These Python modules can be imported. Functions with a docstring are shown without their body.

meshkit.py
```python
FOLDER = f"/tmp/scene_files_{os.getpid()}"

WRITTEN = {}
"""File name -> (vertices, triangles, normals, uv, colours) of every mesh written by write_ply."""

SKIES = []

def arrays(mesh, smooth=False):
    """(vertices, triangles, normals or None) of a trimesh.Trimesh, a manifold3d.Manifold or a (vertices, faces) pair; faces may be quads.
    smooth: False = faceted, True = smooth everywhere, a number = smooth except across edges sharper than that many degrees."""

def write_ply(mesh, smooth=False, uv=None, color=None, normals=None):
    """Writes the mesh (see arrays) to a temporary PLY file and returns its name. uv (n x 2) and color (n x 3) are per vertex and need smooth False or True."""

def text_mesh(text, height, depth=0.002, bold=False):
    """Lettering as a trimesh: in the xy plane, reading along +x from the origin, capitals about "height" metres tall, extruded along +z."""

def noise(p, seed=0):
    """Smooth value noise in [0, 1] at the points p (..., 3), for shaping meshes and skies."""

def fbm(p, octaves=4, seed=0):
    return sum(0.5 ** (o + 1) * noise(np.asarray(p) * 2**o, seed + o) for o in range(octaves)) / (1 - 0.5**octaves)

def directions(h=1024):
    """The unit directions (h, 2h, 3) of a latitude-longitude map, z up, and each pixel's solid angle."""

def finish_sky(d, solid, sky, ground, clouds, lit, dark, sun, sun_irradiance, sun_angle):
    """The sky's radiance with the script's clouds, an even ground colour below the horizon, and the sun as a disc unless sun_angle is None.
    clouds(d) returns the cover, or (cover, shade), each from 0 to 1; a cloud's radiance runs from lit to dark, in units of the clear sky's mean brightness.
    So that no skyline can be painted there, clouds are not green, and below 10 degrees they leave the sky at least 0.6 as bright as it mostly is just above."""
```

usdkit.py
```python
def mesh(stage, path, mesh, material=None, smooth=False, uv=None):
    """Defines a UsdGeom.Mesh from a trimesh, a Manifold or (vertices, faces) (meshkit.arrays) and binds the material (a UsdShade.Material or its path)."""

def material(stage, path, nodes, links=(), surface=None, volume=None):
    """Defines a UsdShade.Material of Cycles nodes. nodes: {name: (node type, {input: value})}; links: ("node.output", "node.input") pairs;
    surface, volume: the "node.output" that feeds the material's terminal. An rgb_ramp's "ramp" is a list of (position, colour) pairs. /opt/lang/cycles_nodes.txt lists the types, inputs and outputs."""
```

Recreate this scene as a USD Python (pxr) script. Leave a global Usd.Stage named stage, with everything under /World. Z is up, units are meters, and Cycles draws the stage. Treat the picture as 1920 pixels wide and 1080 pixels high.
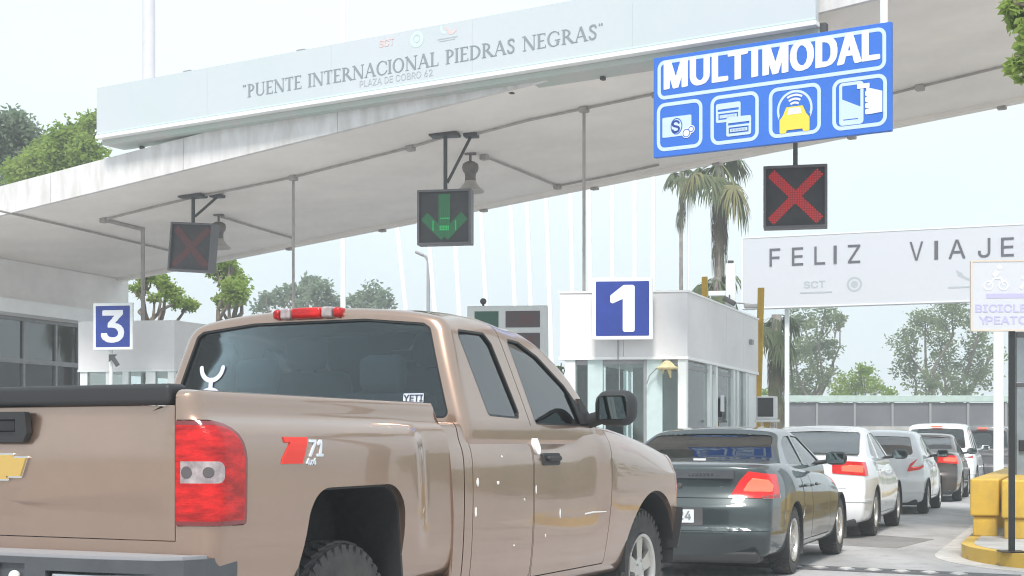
import math, random
import numpy as np
import trimesh
import manifold3d as m3
import usdkit, meshkit
from pxr import Usd, UsdGeom, UsdLux, UsdShade, Gf, Sdf
from scipy.interpolate import PchipInterpolator
from shapely.geometry import Polygon, LineString, Point, box as sbox
from shapely import affinity
from shapely.ops import unary_union

stage = Usd.Stage.CreateInMemory()
UsdGeom.SetStageUpAxis(stage, 'Z')
UsdGeom.SetStageMetersPerUnit(stage, 1.0)
UsdGeom.Xform.Define(stage, '/World')
UsdGeom.Scope.Define(stage, '/World/Looks')

# ------------------------------------------------------------------ camera, sky, sun, exposure
EYE = 1.22            # eye height
F = 2745.0 / 1920.0   # focal length over picture width
HOR = 836.0           # picture row of the horizon (of 1080)
cam = UsdGeom.Camera.Define(stage, '/World/camera')
cam.CreateHorizontalApertureAttr(36.0)
cam.CreateVerticalApertureAttr(36.0 * 9 / 16)
cam.CreateFocalLengthAttr(36.0 * F)
cam.CreateVerticalApertureOffsetAttr((HOR - 540.0) / 1920.0 * 36.0)
cam.CreateClippingRangeAttr(Gf.Vec2f(0.05, 5000))
cam.CreateFStopAttr(0.0)
cam.AddTranslateOp().Set(Gf.Vec3d(0, 0, EYE))
cam.AddRotateXOp().Set(90.0)
cam.CreateExposureAttr(EXPOSURE := 1.36)

SUN_AZ, SUN_EL = math.radians(-172), math.radians(52)   # azimuth from +y towards +x of the direction to the sun
sky = UsdLux.DomeLight.Define(stage, '/World/sky')
sky.CreateIntensityAttr(1.0)
sky.GetPrim().SetCustomDataByKey('kind', 'structure')
skym = usdkit.material(stage, '/World/Looks/sky', {
    'tc': ('texture_coordinate', {}),
    'map': ('mapping', {'scale': (1.0, 1.0, 2.2)}),
    'n': ('noise_texture', {'scale': 1.6, 'detail': 5.0, 'roughness': 0.5}),
    'r': ('rgb_ramp', {'ramp': [(0.0, (6.5, 7.8, 8.55)), (0.40, (7.1, 8.3, 8.9)), (0.60, (8.0, 8.85, 9.2)), (1.0, (9.2, 9.7, 9.9))]}),
    's': ('sky_texture', {'sky_type': 'single_scattering', 'sun_disc': False, 'sun_elevation': SUN_EL, 'sun_rotation': SUN_AZ, 'aerosol_density': 2.0}),
    'm': ('mix_color', {'fac': 0.86, 'use_clamp': False}),
    'b': ('background_shader', {'strength': 0.055}),
}, [('tc.generated', 'map.vector'), ('map.vector', 'n.vector'), ('n.fac', 'r.fac'), ('s.color', 'm.a'), ('r.color', 'm.b'), ('m.result', 'b.color')], surface='b.background')
UsdShade.MaterialBindingAPI.Apply(sky.GetPrim()).Bind(skym)
sun = UsdLux.DistantLight.Define(stage, '/World/sun')
sun.CreateNormalizeAttr(True)
sun.CreateIntensityAttr(0.40)
sun.CreateAngleAttr(14.0)
sun.CreateColorAttr(Gf.Vec3f(1.0, 0.96, 0.9))
sun.AddRotateZOp().Set(-math.degrees(SUN_AZ))
sun.AddRotateXOp().Set(-(90 - math.degrees(SUN_EL)))

# ------------------------------------------------------------------ frames
LANE = math.radians(26.06)
SL, CL = math.sin(LANE), math.cos(LANE)
KD = 2745.0 / 2157.0           # depth unit of the survey in metres
def lane(u, v, z=0.0):
    """u to the right across the lanes (parallel to the canopy's front), v along them"""
    return np.array([CL * u + SL * v, KD * (-SL * u + CL * v), z])
def at(px, py, D):
    return np.array([(px - 960) / 2157 * D, KD * D, EYE + (HOR - py) / 2157 * D])
def ground(px, D, z=0.0):
    return np.array([(px - 960) / 2157 * D, KD * D, z])
RC = math.degrees(math.atan2(-SL * KD, CL))    # yaw of a thing whose local x runs along the canopy's front
RL = -math.degrees(math.atan2(SL, CL * KD))    # yaw of a thing whose local y runs along the lanes
UC = math.hypot(CL, SL * KD)                   # metres per unit of u
SOF0, SOFR = 6.8425, 0.086    # underside of the canopy: height at u = 0 and its rise per metre to the right
def on_soffit(px, py):
    k = (px - 960) / 2157
    D = (SOF0 - EYE) / ((HOR - py) / 2157 - SOFR * (CL * k - SL))
    return at(px, py, D)

# ------------------------------------------------------------------ naming
used = {}
def numbered(parent, name):
    k = (parent, name)
    n = used.get(k, 0)
    used[k] = n + 1
    return name if n == 0 else f'{name}_{n:03d}'
def path_of(p):
    return '/World' if p is None else str(p.GetPath())
def tag(o, label=None, cat=None, group=None, kind=None):
    for k, v in (('label', label), ('category', cat), ('group', group), ('kind', kind)):
        if v:
            o.SetCustomDataByKey(k, v)
    return o
def thing(name, label, cat, loc=(0, 0, 0), rotz=0.0, group=None):
    x = UsdGeom.Xform.Define(stage, '/World/' + numbered('/World', name))
    x.AddTranslateOp().Set(Gf.Vec3d(*map(float, loc)))
    x.AddRotateZOp().Set(float(rotz))
    return tag(x.GetPrim(), label, cat, group)
def group_part(name, parent):
    p = path_of(parent)
    return UsdGeom.Xform.Define(stage, p + '/' + numbered(p, name)).GetPrim()
def obj(name, mesh, mat, parent=None, smooth=False, label=None):
    if isinstance(mesh, (list, tuple)) and not (len(mesh) == 2 and isinstance(mesh[0], np.ndarray)):
        mesh = cat(*mesh)
    p = path_of(parent)
    o = usdkit.mesh(stage, p + '/' + numbered(p, name), mesh, mat, smooth=smooth).GetPrim()
    if label:
        o.SetCustomDataByKey('label', label)
    return o
def struct(name, mesh, mat, smooth=False):
    return tag(obj(name, mesh, mat, None, smooth), kind='structure')
def copy_of(root, label, loc, rotz, group=None):
    was = root.GetCustomData()
    r = thing(root.GetName().rstrip('0123456789').rstrip('_'), label, was['category'], loc, rotz, group or was.get('group'))
    r.GetReferences().AddInternalReference(root.GetPath())
    r.SetInstanceable(True)
    return r

# ------------------------------------------------------------------ shapes
T = trimesh.transformations
def tm(m):
    if isinstance(m, m3.Manifold):
        a = m.to_mesh()
        return trimesh.Trimesh(np.array(a.vert_properties[:, :3], float), np.array(a.tri_verts), process=False)
    return m
def man(m):
    if isinstance(m, m3.Manifold):
        return m
    r = m3.Manifold(m3.Mesh(np.asarray(m.vertices, np.float32), np.asarray(m.faces, np.uint32)))
    if r.status() != m3.Error.NoError:
        m = m.copy(); m.merge_vertices(digits_vertex=5)
        r = m3.Manifold(m3.Mesh(np.asarray(m.vertices, np.float32), np.asarray(m.faces, np.uint32)))
    return r
def cat(*ms):
    ms = [tm(m) for m in ms]
    ms = [m for m in ms if len(m.faces)]
    return trimesh.util.concatenate([trimesh.Trimesh(m.vertices, m.faces, process=False) for m in ms])
def mv(m, t=(0, 0, 0), rz=0, rx=0, ry=0):
    m = tm(m).copy()
    if rx: m.apply_transform(T.rotation_matrix(math.radians(rx), [1, 0, 0]))
    if ry: m.apply_transform(T.rotation_matrix(math.radians(ry), [0, 1, 0]))
    if rz: m.apply_transform(T.rotation_matrix(math.radians(rz), [0, 0, 1]))
    m.apply_translation(t)
    return m
def bx(x0, x1, y0, y1, z0, z1):
    m = trimesh.creation.box([x1 - x0, y1 - y0, z1 - z0])
    m.apply_translation([(x0 + x1) / 2, (y0 + y1) / 2, (z0 + z1) / 2])
    return m
def cbx(c, s, rz=0):
    return mv(trimesh.creation.box(s), c, rz)
def rbx(x0, x1, y0, y1, z0, z1, r=0.02, seg=10):
    """a box with rounded edges"""
    r = min(r, (x1 - x0) / 2.01, (y1 - y0) / 2.01, (z1 - z0) / 2.01)
    s = m3.Manifold.sphere(r, seg)
    return tm(m3.Manifold.batch_hull([s.translate([x, y, z]) for x in (x0 + r, x1 - r) for y in (y0 + r, y1 - r) for z in (z0 + r, z1 - r)]))
def cyl(p0, p1, r, r1=None, n=12):
    p0, p1 = np.asarray(p0, float), np.asarray(p1, float)
    d = p1 - p0
    L = np.linalg.norm(d)
    m = tm(m3.Manifold.cylinder(L, r, r if r1 is None else r1, n))
    m.apply_transform(T.translation_matrix(p0) @ trimesh.geometry.align_vectors([0, 0, 1], d / L))
    return m
def tube(pts, r, n=8):
    pts = [np.asarray(p, float) for p in pts]
    out = [cyl(a, b, r, n=n) for a, b in zip(pts[:-1], pts[1:])]
    out += [mv(trimesh.creation.icosphere(1, r * 1.02), p) for p in pts[1:-1]]
    return cat(*out)
def lathe(prof, n=28, axis='z'):
    """prof: (radius, height) pairs, open at the axis ends or closed"""
    m = trimesh.creation.revolve(np.asarray(prof, float), sections=n)
    if m.volume < 0: m.invert()
    if axis == 'y': m.apply_transform(T.rotation_matrix(-math.pi / 2, [1, 0, 0]))
    if axis == 'x': m.apply_transform(T.rotation_matrix(math.pi / 2, [0, 1, 0]))
    return m
def ext(poly, h):
    """shapely polygon(s) in xy extruded along z from 0 to h"""
    gs = [g for g in getattr(poly, 'geoms', [poly]) if isinstance(g, Polygon) and g.area > 1e-9]
    return trimesh.util.concatenate([trimesh.creation.extrude_polygon(g, h, engine='earcut') for g in gs])
def ext_y(poly, y0, y1):
    """polygon in (x, z) extruded along y"""
    m = ext(poly, y1 - y0)
    m.apply_transform(np.array([[1, 0, 0, 0], [0, 0, 1, y0], [0, 1, 0, 0], [0, 0, 0, 1.0]]))
    m.invert() if m.volume < 0 else None
    return m
def ext_x(poly, x0, x1):
    """polygon in (y, z) extruded along x"""
    m = ext(poly, x1 - x0)
    m.apply_transform(np.array([[0, 0, 1, x0], [1, 0, 0, 0], [0, 1, 0, 0], [0, 0, 0, 1.0]]))
    m.invert() if m.volume < 0 else None
    return m
def face_y(poly, y, t=0.003):
    """flat thing on a sign that faces -y: polygon in (x, z), standing t proud of the plane y"""
    return ext_y(poly, y - t, y)
def rrect(x0, y0, x1, y1, r):
    return sbox(x0 + r, y0 + r, x1 - r, y1 - r).buffer(r, quad_segs=6)
def ringp(p, w):
    return p.difference(p.buffer(-w))
def text_poly_mesh(s, h, y, x, z, bold=False, stretch=1.0, t=0.004, center=False):
    """lettering upright on a plane facing -y with its baseline's left end (or middle) at x, z"""
    m = meshkit.text_mesh(s, h, t, bold)
    b = m.bounds
    m.apply_scale([stretch, 1, 1])
    if center:
        m.apply_translation([-(b[0][0] + b[1][0]) / 2 * stretch, 0, 0])
    m.apply_transform(np.array([[1, 0, 0, x], [0, 0, -1, y], [0, 1, 0, z], [0, 0, 0, 1.0]]))
    return m
def smooth01(a, b, x):
    t = np.clip((np.asarray(x, float) - a) / (b - a), 0, 1)
    return t * t * (3 - 2 * t)

# ------------------------------------------------------------------ materials
def look(name, color, rough=0.6, metal=0.0, coat=0.0, var=0.0, scale=6.0, bump=0.0, bscale=40.0, spec=0.5, color2=None, stretch=(1, 1, 1), world=True, emit=None, es=0.0, coat_rough=0.05, detail=4.0, coat_ior=1.5):
    p = '/World/Looks/' + name
    color = np.asarray(color, float)
    nodes = {'p': ('principled_bsdf', {'base_color': color, 'roughness': rough, 'metallic': metal, 'coat_weight': coat, 'coat_roughness': coat_rough, 'specular_ior_level': spec, 'coat_ior': coat_ior})}
    links = []
    if emit is not None:
        nodes['p'][1].update({'emission_color': emit, 'emission_strength': es})
    if var or bump or color2 is not None:
        nodes['g'] = ('geometry', {}) if world else ('texture_coordinate', {})
        nodes['m'] = ('mapping', {'scale': stretch})
        links += [('g.position' if world else 'g.object', 'm.vector')]
    if var or color2 is not None:
        c2 = color * (1 - var) if color2 is None else np.asarray(color2, float)
        c1 = np.clip(color * (1 + var), 0, 1) if color2 is None else color
        nodes['n'] = ('noise_texture', {'scale': scale, 'detail': detail, 'roughness': 0.6})
        nodes['r'] = ('rgb_ramp', {'ramp': [(0.0, c2), (0.36, c2), (0.64, c1), (1.0, c1)]})
        links += [('m.vector', 'n.vector'), ('n.fac', 'r.fac'), ('r.color', 'p.base_color')]
    if bump:
        nodes['bn'] = ('noise_texture', {'scale': bscale, 'detail': 3.0})
        nodes['b'] = ('bump', {'strength': bump, 'distance': 0.01})
        links += [('m.vector', 'bn.vector'), ('bn.fac', 'b.height'), ('b.normal', 'p.normal')]
    return usdkit.material(stage, p, nodes, links, surface='p.BSDF')
def pane(name, tint, rough=0.02, ior=1.5):
    return usdkit.material(stage, '/World/Looks/' + name, {
        't': ('transparent_bsdf', {'color': tint}), 'g': ('glossy_bsdf', {'color': (1, 1, 1), 'roughness': rough}),
        'f': ('fresnel', {'IOR': ior}), 'x': ('mix_closure', {})},
        [('f.fac', 'x.fac'), ('t.BSDF', 'x.closure1'), ('g.BSDF', 'x.closure2')], surface='x.closure')
def leaf(name, c1, c2, trans=0.35, scale=0.9):
    return usdkit.material(stage, '/World/Looks/' + name, {
        'g': ('geometry', {}), 'n': ('noise_texture', {'scale': scale, 'detail': 3.0}),
        'r': ('rgb_ramp', {'ramp': [(0.0, c1), (0.35, c1), (0.65, c2), (1.0, c2)]}),
        'v': ('hsv', {'saturation': 1.0}), 'mr': ('map_range', {'from_min': 0.0, 'from_max': 1.0, 'to_min': 0.7, 'to_max': 1.35}),
        'd': ('diffuse_bsdf', {}), 't': ('translucent_bsdf', {}), 'x': ('mix_closure', {'fac': trans})},
        [('g.position', 'n.vector'), ('n.fac', 'r.fac'), ('r.color', 'v.color'), ('g.random_per_island', 'mr.value'), ('mr.result', 'v.value'), ('v.color', 'd.color'), ('v.color', 't.color'), ('d.BSDF', 'x.closure1'), ('t.BSDF', 'x.closure2')], surface='x.closure')

M = {}
M['road'] = usdkit.material(stage, '/World/Looks/road_concrete', {
    'g': ('geometry', {}), 'm': ('mapping', {'rotation': (0, 0, math.radians(21.0)), 'scale': (1.6, 0.16, 1.0)}),
    'n1': ('noise_texture', {'scale': 1.1, 'detail': 5.0}), 'r1': ('rgb_ramp', {'ramp': [(0, (.26, .255, .25)), (.40, (.35, .345, .345)), (.58, (.42, .41, .415)), (1, (.46, .45, .45))]}),
    'n2': ('noise_texture', {'scale': 2.6, 'detail': 9.0, 'roughness': .7}), 'r2': ('rgb_ramp', {'ramp': [(0, (.45, .44, .43)), (.36, (.72, .71, .70)), (.46, (1, 1, 1)), (1, (1.04, 1.04, 1.04))]}),
    'x': ('mix_color', {'blend_type': 'multiply', 'fac': 1.0}), 'nb': ('noise_texture', {'scale': 60.0, 'detail': 3.0}), 'b': ('bump', {'strength': .25, 'distance': .01}),
    'p': ('principled_bsdf', {'roughness': .82})},
    [('g.position', 'm.vector'), ('m.vector', 'n1.vector'), ('n1.fac', 'r1.fac'), ('g.position', 'n2.vector'), ('n2.fac', 'r2.fac'), ('r1.color', 'x.a'), ('r2.color', 'x.b'), ('x.result', 'p.base_color'), ('g.position', 'nb.vector'), ('nb.fac', 'b.height'), ('b.normal', 'p.normal')], surface='p.BSDF')
M['dirt'] = look('ground_dirt', (0.40, 0.37, 0.33), 0.95, var=0.2, scale=0.5)
M['island'] = look('island_concrete', (0.45, 0.435, 0.42), 0.85, var=0.14, scale=2.2, bump=0.25, bscale=60)
M['gutter'] = look('gutter_concrete', (0.52, 0.50, 0.48), 0.85, var=0.14, scale=4)
M['patch'] = look('dark_asphalt_strip', (0.10, 0.10, 0.105), 0.9, var=0.3, scale=9)
M['kerb_yellow'] = look('worn_yellow_paint', (0.78, 0.50, 0.06), 0.6, color2=(0.62, 0.40, 0.06), scale=3.5, bump=0.15)
M['yellow'] = look('yellow_paint', (0.66, 0.42, 0.045), 0.55, color2=(0.52, 0.33, 0.05), scale=3.2, bump=0.2, bscale=30, detail=8)
M['conc'] = look('canopy_concrete', (0.86, 0.815, 0.775), 0.8, var=0.05, scale=0.7, bump=0.12, bscale=14)
M['conc_edge'] = look('stained_edge_concrete', (0.72, 0.71, 0.715), 0.8, color2=(0.56, 0.54, 0.53), scale=1.7, stretch=(2.6, 2.6, 0.7), bump=0.3, bscale=25, detail=9)
M['wall'] = look('white_render', (0.85, 0.82, 0.80), 0.8, var=0.05, scale=1.2, bump=0.1)
M['booth'] = look('booth_white_panel', (0.75, 0.735, 0.745), 0.5, var=0.035, scale=1.4)
M['white'] = look('white_paint', (0.88, 0.88, 0.88), 0.4, var=0.03, scale=2)
M['frame_white'] = look('white_aluminium', (0.74, 0.77, 0.77), 0.35, var=0.03)
M['banner'] = look('banner_vinyl', (0.525, 0.56, 0.60), 0.45, color2=(0.495, 0.55, 0.575), scale=0.5)
M['banner_green'] = look('algae_stained_panel', (0.42, 0.50, 0.46), 0.7, color2=(0.50, 0.50, 0.48), scale=1.6)
M['letter'] = look('grey_letter', (0.22, 0.26, 0.28), 0.6)
M['letter_faint'] = look('faded_letter', (0.40, 0.44, 0.47), 0.6)
M['letter_pink'] = look('faded_red_print', (0.66, 0.50, 0.50), 0.6)
M['letter_teal'] = look('faded_teal_print', (0.55, 0.68, 0.68), 0.6)
M['letter_dark'] = look('dark_letter', (0.10, 0.10, 0.12), 0.6)
M['sign_blue'] = look('bright_sign_blue', (0.022, 0.135, 0.56), 0.4, var=0.04, scale=1.5)
M['plate_blue'] = look('number_sign_blue', (0.010, 0.036, 0.27), 0.4, var=0.08, scale=3)
M['sign_pale'] = look('pale_sign_print', (0.50, 0.62, 0.76), 0.5)
M['sign_white'] = look('sign_white_print', (0.74, 0.76, 0.80), 0.5)
M['panel_cyan'] = look('pale_cyan_panel', (0.50, 0.60, 0.60), 0.3, var=0.04)
M['sign_yellow'] = look('sign_yellow_print', (0.85, 0.60, 0.06), 0.5)
M['lilac'] = look('lilac_print', (0.45, 0.43, 0.66), 0.6)
M['lilac_pale'] = look('pale_lilac_print', (0.66, 0.66, 0.78), 0.6)
M['sign_board'] = look('pale_sign_board', (0.56, 0.575, 0.62), 0.5)
M['sign_edge'] = look('sign_beige_edge', (0.62, 0.54, 0.46), 0.5)
M['mast_grey'] = look('mast_grey', (0.56, 0.555, 0.60), 0.5, var=0.04)
M['steel'] = look('grey_steel', (0.28, 0.28, 0.29), 0.5, metal=0.3, var=0.1)
M['dark_steel'] = look('dark_steel', (0.07, 0.07, 0.075), 0.55, metal=0.2, var=0.15)
M['pipe'] = look('conduit_grey', (0.36, 0.335, 0.32), 0.6, var=0.12)
M['black'] = look('black_paint', (0.012, 0.012, 0.013), 0.4)
M['plastic'] = look('black_plastic', (0.022, 0.022, 0.024), 0.55, bump=0.1, bscale=300, world=False)
M['housing'] = look('signal_housing', (0.03, 0.027, 0.03), 0.5, var=0.2)
M['signal_case'] = look('signal_dark_case', (0.12, 0.115, 0.125), 0.45)
M['case'] = look('case_grey', (0.30, 0.30, 0.32), 0.5)
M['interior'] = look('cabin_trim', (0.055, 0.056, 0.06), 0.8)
M['seat'] = look('grey_seat_cloth', (0.06, 0.06, 0.066), 0.9, bump=0.2, bscale=200, world=False)
M['rubber'] = look('tyre_rubber', (0.045, 0.045, 0.047), 0.85, color2=(0.075, 0.07, 0.065), scale=7, bump=0.3, bscale=90, world=False)
M['alloy'] = look('alloy_rim', (0.58, 0.57, 0.55), 0.32, metal=0.8, var=0.06, world=False)
M['hub_dark'] = look('brake_dark', (0.03, 0.03, 0.03), 0.7)
M['chrome'] = look('chrome', (0.75, 0.76, 0.78), 0.14, metal=1.0)
M['bumper_steel'] = look('bumper_satin_chrome', (0.62, 0.63, 0.65), 0.25, metal=0.9, var=0.05, world=False)
M['bumper_dark'] = look('bumper_dark_grey', (0.085, 0.09, 0.10), 0.4, metal=0.3, var=0.1, world=False)
M['red_lens'] = look('red_lamp_lens', (0.62, 0.010, 0.010), 0.2, coat=0.4, color2=(0.24, 0.003, 0.004), scale=9, stretch=(1, 1, 3), bump=0.25, bscale=60, world=False, spec=0.3, emit=(1.0, .02, .015), es=0.02)
M['red_lit'] = look('lit_red_lens', (0.62, 0.012, 0.012), 0.2, coat=0.4, spec=0.3, emit=(1.0, 0.03, 0.02), es=0.035)
M['red_glow'] = look('bright_brake_bulb', (0.8, 0.1, 0.06), 0.2, emit=(1.0, 0.15, 0.08), es=0.38)
M['red_dark'] = look('dark_red_lens', (0.16, 0.012, 0.014), 0.15, coat=1.0)
M['clear_lens'] = look('clear_lamp_lens', (0.42, 0.36, 0.365), 0.15, coat=0.6, color2=(0.24, 0.20, 0.21), scale=22, world=False)
M['gold'] = look('gold_emblem', (0.75, 0.50, 0.16), 0.3, metal=0.7)
M['plate'] = look('licence_plate', (0.66, 0.68, 0.72), 0.5, var=0.04)
M['plate_green'] = look('licence_plate_grey_green', (0.30, 0.38, 0.38), 0.5)
M['chip'] = look('bare_white_chip', (0.85, 0.82, 0.80), 0.6)
M['decal_red'] = look('decal_red', (0.75, 0.035, 0.02), 0.4)
M['decal_silver'] = look('decal_silver', (0.62, 0.66, 0.72), 0.35)
M['decal_edge'] = look('decal_dark_edge', (0.06, 0.07, 0.09), 0.4)
M['decal_lilac'] = look('window_decal', (0.62, 0.66, 0.80), 0.5)
M['paint_tan'] = look('tan_metallic_paint', (0.395, 0.268, 0.202), 0.29, metal=0.85, coat=1.0, coat_ior=1.7, color2=(0.362, 0.246, 0.187), scale=1.6, world=False, coat_rough=0.025, bump=0.012, bscale=500)
M['paint_grey'] = look('dark_green_grey_paint', (0.034, 0.047, 0.050), 0.35, metal=0.4, coat=1.0, var=0.08, scale=1.5, world=False)
M['paint_white'] = look('white_car_paint', (0.78, 0.79, 0.82), 0.35, coat=1.0, var=0.02, scale=2, world=False)
M['paint_silver'] = look('silver_white_car_paint', (0.76, 0.76, 0.78), 0.32, metal=0.1, coat=1.0, var=0.02, scale=2, world=False)
M['paint_dark'] = look('dark_brown_car_paint', (0.055, 0.042, 0.036), 0.35, metal=0.3, coat=1.0, world=False)
M['paint_slate'] = look('slate_car_paint', (0.11, 0.105, 0.11), 0.35, metal=0.3, coat=1.0, world=False)
M['mirror'] = look('mirror_glass', (0.18, 0.22, 0.22), 0.03, metal=1.0)
M['glass_tint'] = pane('tinted_glass', (0.62, 0.70, 0.70), ior=2.3)
M['glass_rear'] = pane('privacy_glass', (0.76, 0.85, 0.88), ior=1.5)
M['glass_clear'] = pane('clear_glass', (0.88, 0.95, 0.93))
M['glass_car'] = pane('car_glass', (0.86, 0.92, 0.91), ior=1.65)
M['glass_bright'] = pane('sunny_car_glass', (0.80, 0.88, 0.87), ior=2.6)
M['glass_booth'] = pane('booth_glass', (0.88, 0.94, 0.93), ior=1.6)
M['screen'] = look('dark_screen', (0.02, 0.02, 0.024), 0.2)
M['led_red'] = look('red_leds', (0.40, 0.01, 0.01), 0.4, emit=(1.0, 0.05, 0.05), es=0.13)
M['led_red_dim'] = look('dim_red_leds', (0.10, 0.010, 0.012), 0.4, emit=(1.0, 0.06, 0.08), es=0.02)
M['led_green_dim'] = look('dim_green_leds', (0.015, 0.12, 0.05), 0.4, emit=(0.05, 1.0, 0.30), es=0.015)
M['led_green'] = look('green_leds', (0.01, 0.3, 0.08), 0.4, emit=(0.03, 1.0, 0.22), es=0.13)
M['led_back'] = look('red_led_backing', (0.26, 0.012, 0.016), 0.4, emit=(1.0, 0.06, 0.06), es=0.02)
M['disp_green'] = look('green_display', (0.02, 0.10, 0.065), 0.3)
M['disp_dark'] = look('dark_display', (0.075, 0.05, 0.055), 0.3)
M['lamp_dark'] = look('bell_lamp_metal', (0.16, 0.145, 0.14), 0.5, metal=0.2, var=0.15)
M['bulb'] = look('bulb_socket', (0.10, 0.085, 0.09), 0.3)
M['lamp_skirt'] = look('bell_lamp_glass', (0.42, 0.40, 0.38), 0.35)
M['straw'] = look('straw_yellow', (0.66, 0.56, 0.32), 0.8, var=0.2, scale=20)
M['fence'] = look('grey_fence_panel', (0.14, 0.14, 0.155), 0.7, var=0.12, scale=0.8)
M['fence_post'] = look('grey_fence_post', (0.27, 0.27, 0.28), 0.7)
M['fence_rail'] = look('pale_green_rail', (0.42, 0.52, 0.48), 0.6, var=0.06)
M['gate'] = look('gate_grey_panel', (0.20, 0.235, 0.26), 0.5, var=0.1)
M['bark'] = look('bark', (0.17, 0.14, 0.115), 0.9, var=0.3, scale=6, bump=0.5, bscale=18)
M['palm_bark'] = look('palm_bark', (0.26, 0.235, 0.215), 0.9, var=0.25, scale=5, bump=0.4, bscale=16)
M['leaf_bright'] = leaf('bright_leaves', (0.31, 0.47, 0.08), (0.49, 0.63, 0.18), 0.6)
M['leaf_mid'] = leaf('mid_leaves', (0.24, 0.33, 0.16), (0.38, 0.46, 0.24), 0.58)
M['leaf_pale'] = leaf('pale_leaves', (0.26, 0.36, 0.24), (0.40, 0.48, 0.34), 0.58)
M['palm_green'] = leaf('palm_fronds', (0.13, 0.17, 0.09), (0.27, 0.31, 0.18), 0.42)
M['palm_yellow'] = leaf('yellowing_fronds', (0.30, 0.29, 0.14), (0.38, 0.36, 0.19), 0.3)
M['palm_dead'] = leaf('dead_fronds', (0.16, 0.125, 0.09), (0.26, 0.21, 0.16), 0.2)

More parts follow.
